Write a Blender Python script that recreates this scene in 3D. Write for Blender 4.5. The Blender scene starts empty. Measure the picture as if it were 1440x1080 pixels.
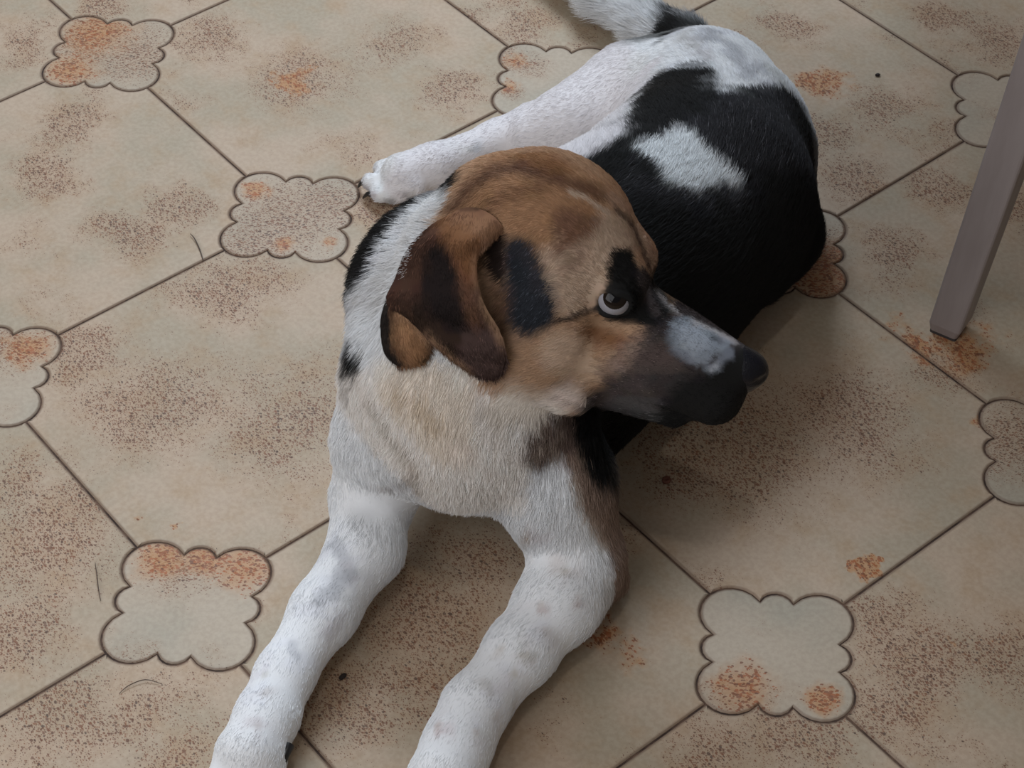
import bpy, bmesh, math, random
import numpy as np
from mathutils import Vector, Matrix
from mathutils.bvhtree import BVHTree

random.seed(7)
rng = np.random.default_rng(7)
PI = math.pi
SC = bpy.context.scene
COL = SC.collection

# ------------------------------------------------------------------ camera
P = 0.31                                   # spacing of the floor tiles in metres
LR = np.array([[0.63292578, 0.77420818, 0.00257889],
               [0.5609281, -0.45626539, -0.6907833],
               [-0.53363343, 0.43866113, -0.72305725]])   # camera axes in the frame of the tile grid
LC = np.array([4.7842053, -2.27843375, 3.87419515])       # camera position in tile spacings
TH = math.atan2(0.77420818, 0.63292578)
LAT0 = np.array([1.925, 0.072])
FPX = 2827.78

def lat(i, j, z=0.0):
    """tile-grid coordinates -> world"""
    a, b = (i - LAT0[0]) * P, (j - LAT0[1]) * P
    c, s = math.cos(-TH), math.sin(-TH)
    return Vector((a * c - b * s, a * s + b * c, z))

RZ = np.array([[math.cos(-TH), -math.sin(-TH), 0], [math.sin(-TH), math.cos(-TH), 0], [0, 0, 1]])
WR = LR @ RZ.T                              # rows: camera right, down, forward in the world
CAM = np.array(lat(LC[0], LC[1], LC[2] * P))
cam_data = bpy.data.cameras.new('camera')
cam = bpy.data.objects.new('camera', cam_data)
COL.objects.link(cam)
cam_data.sensor_width = 36.0
cam_data.lens = FPX / 1440 * 36.0
cam_data.clip_start = 0.01
M = Matrix.Identity(4)
for r_ in range(3):
    M[r_][0] = WR[0][r_]; M[r_][1] = -WR[1][r_]; M[r_][2] = -WR[2][r_]; M[r_][3] = CAM[r_]
cam.matrix_world = M
SC.camera = cam

def ray(u, v):
    d = WR.T @ np.array([(u - 720) / FPX, (v - 540) / FPX, 1.0])
    return d / np.linalg.norm(d)

def at(u, v, z=0.0):
    """the point of height z that lies on the line of sight through (u, v)"""
    d = ray(u, v)
    return CAM + d * ((z - CAM[2]) / d[2])

# ------------------------------------------------------------------ light
SC.view_settings.view_transform = 'Standard'
SC.view_settings.look = 'None'
SC.view_settings.gamma = 1.0
SC.view_settings.use_curve_mapping = False
SC.view_settings.exposure = 0.0

world = bpy.data.worlds.new('room_light'); SC.world = world
world.use_nodes = True
bg = world.node_tree.nodes['Background']
bg.inputs[0].default_value = (0.95, 0.86, 0.80, 1)
bg.inputs[1].default_value = 0.16

def area(name, loc, target, size, size_y, power, color):
    l = bpy.data.lights.new(name, 'AREA'); l.shape = 'RECTANGLE'
    l.size = size; l.size_y = size_y; l.energy = power; l.color = color
    o = bpy.data.objects.new(name, l); COL.objects.link(o)
    o.location = loc
    o.rotation_euler = (Vector(target) - Vector(loc)).to_track_quat('-Z', 'Y').to_euler()
    return o
area('window_light', (-0.08, 1.60, 2.1), (0.0, 0.0, 0.1), 1.1, 1.0, 50, (0.78, 0.88, 1.0))
area('eye_glint_light', (0.02, -0.75, 2.4), (0.0, -0.1, 0.0), 0.08, 0.08, 3, (1.0, 0.97, 0.93))  # small light added overhead to put a glint in the eye
area('fill_light', (-1.2, -1.25, 1.4), (-0.1, -0.3, 0.1), 2.0, 1.8, 24, (0.95, 0.96, 1.0))  # added fill from the camera side, not a real opening

# ------------------------------------------------------------------ node helpers
def new_mat(name):
    m = bpy.data.materials.new(name); m.use_nodes = True
    nt = m.node_tree
    return m, nt, nt.nodes['Principled BSDF']

def node(nt, typ, **kw):
    n = nt.nodes.new(typ)
    for k, v in kw.items(): setattr(n, k, v)
    return n

def setin(nt, n, idx, v):
    s = n.inputs[idx]
    if hasattr(v, 'is_output') or isinstance(v, bpy.types.NodeSocket): nt.links.new(v, s)
    else: s.default_value = v

def math_n(nt, op, a, b=0.0, c=0.0, clamp=False):
    n = node(nt, 'ShaderNodeMath', operation=op, use_clamp=clamp)
    setin(nt, n, 0, a); setin(nt, n, 1, b); setin(nt, n, 2, c)
    return n.outputs[0]

def vmath(nt, op, a, b=(0, 0, 0)):
    n = node(nt, 'ShaderNodeVectorMath', operation=op)
    setin(nt, n, 0, a); setin(nt, n, 1, b)
    return n.outputs['Value'] if op in ('LENGTH', 'DISTANCE', 'DOT_PRODUCT') else n.outputs[0]

def mixc(nt, f, a, b, blend='MIX'):
    n = node(nt, 'ShaderNodeMix', data_type='RGBA', blend_type=blend)
    setin(nt, n, 0, f); setin(nt, n, 6, a); setin(nt, n, 7, b)
    return n.outputs[2]

def smooth(nt, v, lo, hi):
    n = node(nt, 'ShaderNodeMapRange', interpolation_type='SMOOTHSTEP')
    setin(nt, n, 0, v); n.inputs[1].default_value = lo; n.inputs[2].default_value = hi
    n.inputs[3].default_value = 0; n.inputs[4].default_value = 1
    return n.outputs[0]

def noise(nt, vec, scale, detail=3.0, rough=0.5, dist=0.0):
    n = node(nt, 'ShaderNodeTexNoise')
    setin(nt, n, 'Vector', vec); n.inputs['Scale'].default_value = scale
    n.inputs['Detail'].default_value = detail; n.inputs['Roughness'].default_value = rough
    n.inputs['Distortion'].default_value = dist
    return n.outputs['Fac']

# ------------------------------------------------------------------ floor
def tile_material(name, insert):
    m, nt, b = new_mat(name)
    tc = node(nt, 'ShaderNodeTexCoord').outputs['Object']
    rnd = node(nt, 'ShaderNodeObjectInfo').outputs['Random']
    off = node(nt, 'ShaderNodeCombineXYZ')
    nt.links.new(math_n(nt, 'MULTIPLY', rnd, 37.0), off.inputs[0])
    nt.links.new(math_n(nt, 'MULTIPLY', rnd, -23.0), off.inputs[1])
    p = vmath(nt, 'ADD', tc, off.outputs[0])
    # ---- glaze: beige with grey-green clouds
    n1 = noise(nt, p, 9.0, 3, .55); n2 = noise(nt, p, 26.0, 4, .6)
    if insert:
        base = mixc(nt, smooth(nt, n1, .4, .65), (.44, .37, .285, 1), (.37, .335, .265, 1))
    else:
        base = mixc(nt, smooth(nt, n1, .36, .62), (.47, .365, .270, 1), (.385, .325, .238, 1))
        base = mixc(nt, math_n(nt, 'MULTIPLY', smooth(nt, n2, .45, .75), .6), base, (.40, .275, .165, 1))
    # ---- cloud masks carried by each tile: vectors (x, y, radius)
    wob = math_n(nt, 'MULTIPLY', math_n(nt, 'SUBTRACT', noise(nt, p, 17.0, 4, .7), .5), .15 if not insert else .06)
    def cloud(attr):
        a = node(nt, 'ShaderNodeAttribute', attribute_type='OBJECT', attribute_name=attr)
        sp = node(nt, 'ShaderNodeSeparateXYZ'); nt.links.new(a.outputs['Vector'], sp.inputs[0])
        cb = node(nt, 'ShaderNodeCombineXYZ'); nt.links.new(sp.outputs[0], cb.inputs[0]); nt.links.new(sp.outputs[1], cb.inputs[1])
        d = math_n(nt, 'ADD', vmath(nt, 'DISTANCE', tc, cb.outputs[0]), wob)
        q = math_n(nt, 'DIVIDE', d, math_n(nt, 'MAXIMUM', sp.outputs[2], .0001))
        return math_n(nt, 'SUBTRACT', 1.0, smooth(nt, q, .05, 1.25))
    def total(names):
        t = cloud(names[0])
        for s in names[1:]: t = math_n(nt, 'MAXIMUM', t, cloud(s))
        return t
    speck = total(('speckle_a', 'speckle_b', 'speckle_c', 'speckle_d'))
    rust = total(('rust_a', 'rust_b', 'rust_c'))
    amb = smooth(nt, noise(nt, vmath(nt, 'ADD', p, (5.3, 1.7, 0)), 11.0, 4, .6), .50, .72)
    speck = math_n(nt, 'MAXIMUM', math_n(nt, 'MULTIPLY', speck, .96), math_n(nt, 'MULTIPLY', amb, .8))
    # ---- speckles: small drops, each with its own size
    def drops(scale, size, mask, seed, stretch=(1, 1.7, 1)):
        mp = node(nt, 'ShaderNodeMapping'); nt.links.new(p, mp.inputs[0])
        mp.inputs['Location'].default_value = (seed, seed * .7, 0)
        mp.inputs['Rotation'].default_value = (0, 0, .5)
        mp.inputs['Scale'].default_value = stretch
        dv = node(nt, 'ShaderNodeTexNoise'); nt.links.new(mp.outputs[0], dv.inputs[0])
        dv.inputs['Scale'].default_value = scale * .8; dv.inputs['Detail'].default_value = 2
        vec = vmath(nt, 'ADD', mp.outputs[0], vmath(nt, 'MULTIPLY', dv.outputs['Color'], (.9 / scale,) * 3))
        v = node(nt, 'ShaderNodeTexVoronoi', feature='F1', voronoi_dimensions='2D'); nt.links.new(vec, v.inputs['Vector'])
        v.inputs['Scale'].default_value = scale
        sp = node(nt, 'ShaderNodeSeparateColor'); nt.links.new(v.outputs['Color'], sp.inputs[0])
        r = math_n(nt, 'MULTIPLY', math_n(nt, 'POWER', sp.outputs[0], 1.6), size)
        r = math_n(nt, 'MULTIPLY', r, math_n(nt, 'POWER', mask, .6))
        on = math_n(nt, 'LESS_THAN', sp.outputs[1], math_n(nt, 'ADD', math_n(nt, 'MULTIPLY', mask, 1.2), .0))
        s = math_n(nt, 'SUBTRACT', r, v.outputs['Distance'])
        s = smooth(nt, s, -.10, .06)
        return math_n(nt, 'MULTIPLY', s, on), sp.outputs[2]
    d1, h1 = drops(540, .62, math_n(nt, 'POWER', speck, 1.2), 3.1)
    d2, h2 = drops(300, .52, math_n(nt, 'POWER', speck, 1.5), 9.4, (1, 1.5, 1))
    c = mixc(nt, math_n(nt, 'MULTIPLY', speck, .42), base, (.37, .235, .135, 1))
    c = mixc(nt, math_n(nt, 'MULTIPLY', d1, .95), c, mixc(nt, h1, (.13, .058, .038, 1), (.25, .105, .05, 1)))
    c = mixc(nt, math_n(nt, 'MULTIPLY', d2, .85), c, mixc(nt, h2, (.055, .028, .022, 1), (.19, .06, .025, 1)))
    # rust clouds: orange grain
    d3, h3 = drops(380, 1.1, rust, 17.7, (1.0, 1.5, 1))
    c = mixc(nt, math_n(nt, 'MULTIPLY', rust, .75), c, (.46, .22, .075, 1))
    c = mixc(nt, math_n(nt, 'MULTIPLY', d3, .88), c, mixc(nt, h3, (.12, .028, .008, 1), (.36, .09, .018, 1)))
    # fine mottling of the whole glaze
    fine = noise(nt, p, 240.0, 2, .6)
    c = mixc(nt, .12, c, mixc(nt, smooth(nt, fine, .3, .7), (.22, .16, .11, 1), (.62, .54, .43, 1)))
    # darker brown along the edge of a tile
    ed = node(nt, 'ShaderNodeAttribute', attribute_type='GEOMETRY', attribute_name='edge')
    c = mixc(nt, math_n(nt, 'MULTIPLY', ed.outputs['Fac'], .6), c, (.13, .075, .05, 1))
    nt.links.new(c, b.inputs['Base Color'])
    rr = math_n(nt, 'ADD', math_n(nt, 'MULTIPLY', n2, .25), .46 if not insert else .38)
    nt.links.new(rr, b.inputs['Roughness'])
    b.inputs['Specular IOR Level'].default_value = .28
    bp = node(nt, 'ShaderNodeBump'); bp.inputs['Strength'].default_value = .12; bp.inputs['Distance'].default_value = .002
    nt.links.new(math_n(nt, 'ADD', n2, math_n(nt, 'MULTIPLY', d1, -.25)), bp.inputs['Height'])
    nt.links.new(bp.outputs[0], b.inputs['Normal'])
    return m
MAT_TILE = tile_material('glazed_tile', False)
MAT_INS = tile_material('glazed_insert', True)
m, nt, b = new_mat('grout')
tc = node(nt, 'ShaderNodeTexCoord').outputs['Object']
nt.links.new(mixc(nt, smooth(nt, noise(nt, tc, 60, 4, .6), .35, .7), (.040, .024, .018, 1), (.15, .09, .06, 1)), b.inputs['Base Color'])
b.inputs['Roughness'].default_value = .9
MAT_GROUT = m

DS = .180                                   # half side of an insert in tile spacings
def scallop(th, grow=0.0):
    """outline radius of a scalloped insert (sides parallel to the axes) in metres"""
    S = DS * P
    best = 0
    cs = [(a * .58 * S, c * .58 * S, .43 * S) for a in (-1, 1) for c in (-1, 1)]
    cs += [(.735 * S * a, .735 * S * c, .235 * S) for a, c in ((1, 0), (-1, 0), (0, 1), (0, -1))]
    dx, dy = math.cos(th), math.sin(th)
    for x, y, r in cs:
        bq = x * dx + y * dy; disc = bq * bq - (x * x + y * y - r * r)
        if disc > 0: best = max(best, bq + math.sqrt(disc))
    return best + grow

def slab(name, ring, top, bottom, mat, bev=.0011):
    """a flat piece with an eased edge; ring is counter-clockwise"""
    n = len(ring)
    inner = []
    for k in range(n):
        a, c, d = Vector(ring[k - 1]), Vector(ring[k]), Vector(ring[(k + 1) % n])
        t = (d - a).normalized(); nrm = Vector((-t.y, t.x))
        inner.append(c + nrm * bev)
    core = [v + Vector((0, 0)) for v in inner]
    core2 = []
    for k in range(n):
        a, c, d = inner[k - 1], inner[k], inner[(k + 1) % n]
        t = (d - a).normalized(); core2.append(c + Vector((-t.y, t.x)) * .0014)
    me = bpy.data.meshes.new(name)
    vs = [(v[0], v[1], bottom) for v in ring] + [(v[0], v[1], top - bev * .7) for v in ring] + \
         [(v.x, v.y, top) for v in inner] + [(v.x, v.y, top) for v in core2]
    fs = []
    for L in range(3):
        for k in range(n):
            k2 = (k + 1) % n
            fs.append((L * n + k, L * n + k2, (L + 1) * n + k2, (L + 1) * n + k))
    fs.append(tuple(3 * n + k for k in range(n)))
    me.from_pydata(vs, [], fs)
    at_ = me.attributes.new('edge', 'FLOAT', 'POINT')
    at_.data.foreach_set('value', [1.0] * (2 * n) + [.8] * n + [0.0] * n)
    me.materials.append(mat)
    return me

GAP = .0008
NT = 12
ins_ring = [(scallop(t) * math.cos(t), scallop(t) * math.sin(t)) for t in [k * 2 * PI / 72 for k in range(72)]]
ME_INS = slab('insert_tile', ins_ring, 0.0, -.008, MAT_INS)
ring = []
for q in range(4):                          # corners of the large tile, walking counter-clockwise
    ax, ay = [(-.5, -.5), (.5, -.5), (.5, .5), (-.5, .5)][q]
    # insert at that corner; its quadrant that faces the tile centre, walked clockwise
    a0 = q * PI / 2 + PI / 2; a1 = q * PI / 2
    for k in range(NT * 2 + 1):
        th = a0 + (a1 - a0) * k / (NT * 2)
        r = scallop(th - PI / 4, GAP * 2)
        x = ax * P + r * math.cos(th); y = ay * P + r * math.sin(th)
        lim = P / 2 - GAP
        x = max(-lim, min(lim, x)); y = max(-lim, min(lim, y))
        ring.append((x, y))
ME_TILE = slab('floor_tile', ring, 0.0, -.008, MAT_TILE)

floor_me = bpy.data.meshes.new('floor')
E_ = 2.6
floor_me.from_pydata([(-E_, -E_, -.0012), (E_, -E_, -.0012), (E_, E_, -.0012), (-E_, E_, -.0012),
                      (-E_, -E_, -.06), (E_, -E_, -.06), (E_, E_, -.06), (-E_, E_, -.06)], [],
                     [(0, 1, 2, 3), (7, 6, 5, 4), (0, 4, 5, 1), (1, 5, 6, 2), (2, 6, 7, 3), (3, 7, 4, 0)])
floor_me.materials.append(MAT_GROUT)
floor = bpy.data.objects.new('floor', floor_me); COL.objects.link(floor)
floor['kind'] = 'structure'; floor['label'] = 'beige speckled tile floor with small scalloped inserts'

# clouds in the glaze: u, v, radius in metres
SPECK = [(330, 400, .07), (215, 560, .09), (110, 500, .06), (430, 590, .10), (250, 700, .05), (400, 470, .06), (440,640,.08),
         (60, 760, .10), (120, 690, .07), (30, 690, .06), (180, 330, .05), (90, 180, .05), (60, 250, .05), (240, 290, .05),
         (420, 110, .08), (300, 60, .06), (560, 60, .06), (640, 130, .05), (420, 30, .04),
         (740, 30, .06), (660, 20, .05), (830, 40, .04), (1100, 30, .04), (1250, 150, .06), (1200, 250, .05), (1160, 180, .04),
         (1330, 260, .05), (1400, 60, .07), (1320, 30, .05), (1340, 520, .05), (1420, 300, .06), (1250, 350, .04),
         (1050, 620, .11), (950, 650, .07), (1200, 590, .09), (1340, 690, .08), (1000, 760, .06), (1120, 500, .06), (1280,740,.05), (1150,680,.05),
         (600, 870, .09), (470, 990, .07), (690, 800, .06), (560, 950, .05), (600,1000,.05), (640,760,.09),
         (800, 960, .06), (900, 870, .07), (760, 1040, .06), (900, 760, .05), (520, 300, .05),
         (1290, 930, .07), (1400, 920, .06), (1250, 1000, .06), (1240, 870, .04), (1420,1010,.06),
         (80, 1010, .07), (210, 990, .06), (250, 1050, .05), (30, 900, .06), (110,860,.07), (1120, 1040, .06), (1000, 1060, .05), (1150,1060,.05),
         (380, 860, .05), (150, 10, .04), (30, 60, .05)]
RUST = [(1220, 790, .005), (410, 115, .016), (1290, 480, .022), (1360, 500, .030), (1381, 891, .005), (210, 735, .006), 
        (855, 895, .02), (1160, 115, .025), (1390, 590, .015)]
INS_SPECK = [(130, 60, .075), (190, 80, .075), (400, 310, .09), (450, 290, .07), (365, 335, .07), (10, 480, .05), (250, 800, .04), (1155, 350, .05), (1420, 620, .06), (735, 90, .03), (720, 130, .02)]
INS_RUST = [(135, 48, .040), (100, 98, .032), (35, 487, .024), (5, 480, .015), (350, 798, .026), (290, 783, .020), (225, 785, .026), (400, 345, .011), (460, 340, .010), (1040, 968, .030),
            (1015, 960, .02), (1155, 985, .014), (1160, 365, .034), (1160, 392, .040), (725, 85, .014), (718, 120, .012), (360, 265, .012)]

def add_piece(name, me, i, j, rot, ranges):
    o = bpy.data.objects.new(name, me); COL.objects.link(o)
    o.parent = floor
    o.location = lat(i, j, 0)
    o.rotation_euler = (0, 0, rot)
    c, s = math.cos(-rot), math.sin(-rot)
    w = o.location
    for pref, keys, spots in ranges:
        mine = []
        for (u, v, r) in spots:
            if v < 330 and pref == 'speckle_' and r > .035: r *= .9
            q = at(u, v, 0); dx, dy = q[0] - w.x, q[1] - w.y
            lx, ly = dx * c - dy * s, dx * s + dy * c
            a, b_ = abs(lx), abs(ly)
            reach = (P / 2 if 'floor' in name else DS * P) + .01
            if a < reach and b_ < reach: mine.append((lx, ly, r))
        mine = mine[:len(keys)]
        for k, key in enumerate(keys):
            if k < len(mine): o[pref + key] = mine[k]
            else: o[pref + key] = (9.0, 9.0, .001)
    return o
for i in range(-10, 14):
    for j in range(-12, 13):
        w = lat(i, j)
        if abs(w.x) < 2.45 and abs(w.y) < 2.45:
            add_piece('insert_tile', ME_INS, i, j, -TH + PI / 4,
                      [('speckle_', 'abcd', INS_SPECK), ('rust_', 'abc', INS_RUST)])
        w = lat(i + .5, j + .5)
        if abs(w.x) < 2.45 and abs(w.y) < 2.45:
            add_piece('floor_tile', ME_TILE, i + .5, j + .5, -TH,
                      [('speckle_', 'abcd', SPECK), ('rust_', 'abc', RUST)])

# ------------------------------------------------------------------ signed-distance modelling
class Field:
    """smooth union of tapered capsules and ellipsoids, turned into one quad mesh"""
    def __init__(self, lo, hi, h):
        self.lo, self.h = np.array(lo), h
        n = [int(math.ceil((b - a) / h)) for a, b in zip(lo, hi)]
        self.n = n
        self.ax = [self.lo[k] + h * np.arange(n[k]) for k in range(3)]
        self.d = np.full(n, .06, dtype=np.float32)
    def win(self, lo, hi, pad):
        s = []
        for k in range(3):
            a = int(max(0, math.floor((lo[k] - pad - self.lo[k]) / self.h)))
            b_ = int(min(self.n[k], math.ceil((hi[k] + pad - self.lo[k]) / self.h) + 1))
            s.append(slice(a, max(a, b_)))
        return tuple(s)
    def grid(self, s):
        return (self.ax[0][s[0]][:, None, None].astype(np.float32), self.ax[1][s[1]][None, :, None].astype(np.float32),
                self.ax[2][s[2]][None, None, :].astype(np.float32))
    def blend(self, s, e, k, sub=False):
        d = self.d[s]
        if sub:
            hh = np.clip(.5 - .5 * (d + e) / k, 0, 1)
            self.d[s] = d * (1 - hh) + (-e) * hh + k * hh * (1 - hh)
        else:
            hh = np.clip(.5 + .5 * (d - e) / k, 0, 1)
            self.d[s] = d * (1 - hh) + e * hh - k * hh * (1 - hh)
    def cone(self, a, b, ra, rb, k=.02, sub=False):
        a, b = np.array(a, float), np.array(b, float); R_ = max(ra, rb)
        s = self.win(np.minimum(a, b) - R_, np.maximum(a, b) + R_, k + .015)
        X, Y, Z = self.grid(s)
        ab = b - a; L2 = max(1e-9, ab @ ab)
        t = np.clip(((X - a[0]) * ab[0] + (Y - a[1]) * ab[1] + (Z - a[2]) * ab[2]) / L2, 0, 1)
        d = np.sqrt((X - a[0] - t * ab[0]) ** 2 + (Y - a[1] - t * ab[1]) ** 2 + (Z - a[2] - t * ab[2]) ** 2)
        self.blend(s, d - (ra + (rb - ra) * t), k, sub)
    def ell(self, c, axes, radii, k=.02, sub=False):
        c = np.array(c, float); A = np.array(axes, float); r = np.array(radii, float)
        ext = np.sqrt(((A * r[:, None]) ** 2).sum(0))
        s = self.win(c - ext, c + ext, k + .015)
        X, Y, Z = self.grid(s)
        q0 = g0 = 0
        for i_ in range(3):
            p_ = (X - c[0]) * A[i_][0] + (Y - c[1]) * A[i_][1] + (Z - c[2]) * A[i_][2]
            q0 = q0 + (p_ / r[i_]) ** 2; g0 = g0 + (p_ / r[i_] ** 2) ** 2
        q0 = np.sqrt(q0); g0 = np.sqrt(g0) + 1e-6
        self.blend(s, q0 * (q0 - 1) / g0, k, sub)
    def chain(self, pts, k=.02):
        for (a, ra), (b, rb) in zip(pts, pts[1:]): self.cone(a, b, ra, rb, k)
    def chain_sub(self, pts, r, k):
        for a, b_ in zip(pts, pts[1:]): self.cone(a, b_, r, r, k, sub=True)
    def floor_cut(self, z=0.0):
        e = z - self.ax[2][None, None, :].astype(np.float32)
        self.d = np.maximum(self.d, e)
    def mesh(self):
        d = self.d; n = d.shape
        ins = d < 0
        cells = np.zeros([k - 1 for k in n], bool)
        c8 = []
        for a in (0, 1):
            for b_ in (0, 1):
                for c in (0, 1):
                    c8.append(ins[a:n[0] - 1 + a, b_:n[1] - 1 + b_, c:n[2] - 1 + c])
        tot = sum(x.astype(np.int8) for x in c8)
        cells = (tot > 0) & (tot < 8)
        idx = np.full(cells.shape, -1, np.int32)
        ci = np.argwhere(cells); idx[cells] = np.arange(len(ci))
        acc = np.zeros((len(ci), 3)); cnt = np.zeros(len(ci))
        corners = [(a, b_, c) for a in (0, 1) for b_ in (0, 1) for c in (0, 1)]
        for p_ in range(8):
            for q_ in range(p_ + 1, 8):
                A, B = corners[p_], corners[q_]
                if sum(abs(x - y) for x, y in zip(A, B)) != 1: continue
                da = d[ci[:, 0] + A[0], ci[:, 1] + A[1], ci[:, 2] + A[2]]
                db = d[ci[:, 0] + B[0], ci[:, 1] + B[1], ci[:, 2] + B[2]]
                mk = (da < 0) != (db < 0)
                t = (da / np.where(mk, da - db, 1))[:, None]
                pos = np.array(A) + t * (np.array(B) - np.array(A))
                acc[mk] += pos[mk]; cnt[mk] += 1
        V = (ci + acc / cnt[:, None]) * self.h + self.lo
        F = []
        for axis in range(3):
            sl0 = [slice(None)] * 3; sl1 = [slice(None)] * 3
            sl0[axis] = slice(0, -1); sl1[axis] = slice(1, None)
            cr = ins[tuple(sl0)] != ins[tuple(sl1)]
            up = ins[tuple(sl0)]
            e = np.argwhere(cr); o1, o2 = [(1, 2), (2, 0), (0, 1)][axis]
            ok = (e[:, o1] > 0) & (e[:, o2] > 0) & (e[:, o1] < n[o1] - 1) & (e[:, o2] < n[o2] - 1)
            e = e[ok]; flip = up[e[:, 0], e[:, 1], e[:, 2]]
            def id_(a, b_):
                q = e.copy(); q[:, o1] -= a; q[:, o2] -= b_
                return idx[q[:, 0], q[:, 1], q[:, 2]]
            quad = np.stack([id_(1, 1), id_(0, 1), id_(0, 0), id_(1, 0)], 1)
            quad[~flip] = quad[~flip][:, ::-1]
            F.append(quad)
        F = np.concatenate(F)
        # two rounds of gentle smoothing
        for _ in range(3):
            s = np.zeros_like(V); w = np.zeros(len(V))
            for a in range(4):
                for b_ in (1, 3):
                    np.add.at(s, F[:, a], V[F[:, (a + b_) % 4]]); np.add.at(w, F[:, a], 1)
            V = V * .5 + .5 * s / np.maximum(w, 1)[:, None]
        return V, F

def mesh_from(name, V, F, mat=None, smooth_=True):
    me = bpy.data.meshes.new(name)
    F = np.asarray(F, dtype=np.int32); k = F.shape[1]
    me.vertices.add(len(V)); me.vertices.foreach_set('co', np.asarray(V, dtype=np.float32).ravel())
    me.loops.add(len(F) * k); me.loops.foreach_set('vertex_index', F.ravel())
    me.polygons.add(len(F)); me.polygons.foreach_set('loop_start', np.arange(0, len(F) * k, k, dtype=np.int32))
    me.update(calc_edges=True); me.validate()
    if smooth_: me.polygons.foreach_set('use_smooth', [True] * len(me.polygons))
    if mat: me.materials.append(mat)
    return me

# ------------------------------------------------------------------ dog: skeleton
# head frame: F to the nose, U to the crown, R to the dog's right cheek
RIGHT, UPI, TOC = WR[0], -WR[1], -WR[2]
HANG = math.radians(24); HROLL = math.radians(32)
HF = RIGHT * math.cos(HANG) - UPI * math.sin(HANG)
HU0 = RIGHT * math.sin(HANG) + UPI * math.cos(HANG)
HU = HU0 * math.cos(HROLL) + TOC * math.sin(HROLL)
HR = TOC * math.cos(HROLL) - HU0 * math.sin(HROLL)
EYE_W = at(860, 425, .275)
HORG = EYE_W - HR * .036
def H(f, u, r): return HORG + HF * f + HU * u + HR * r
HAX = [HF, HU, HR]

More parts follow.
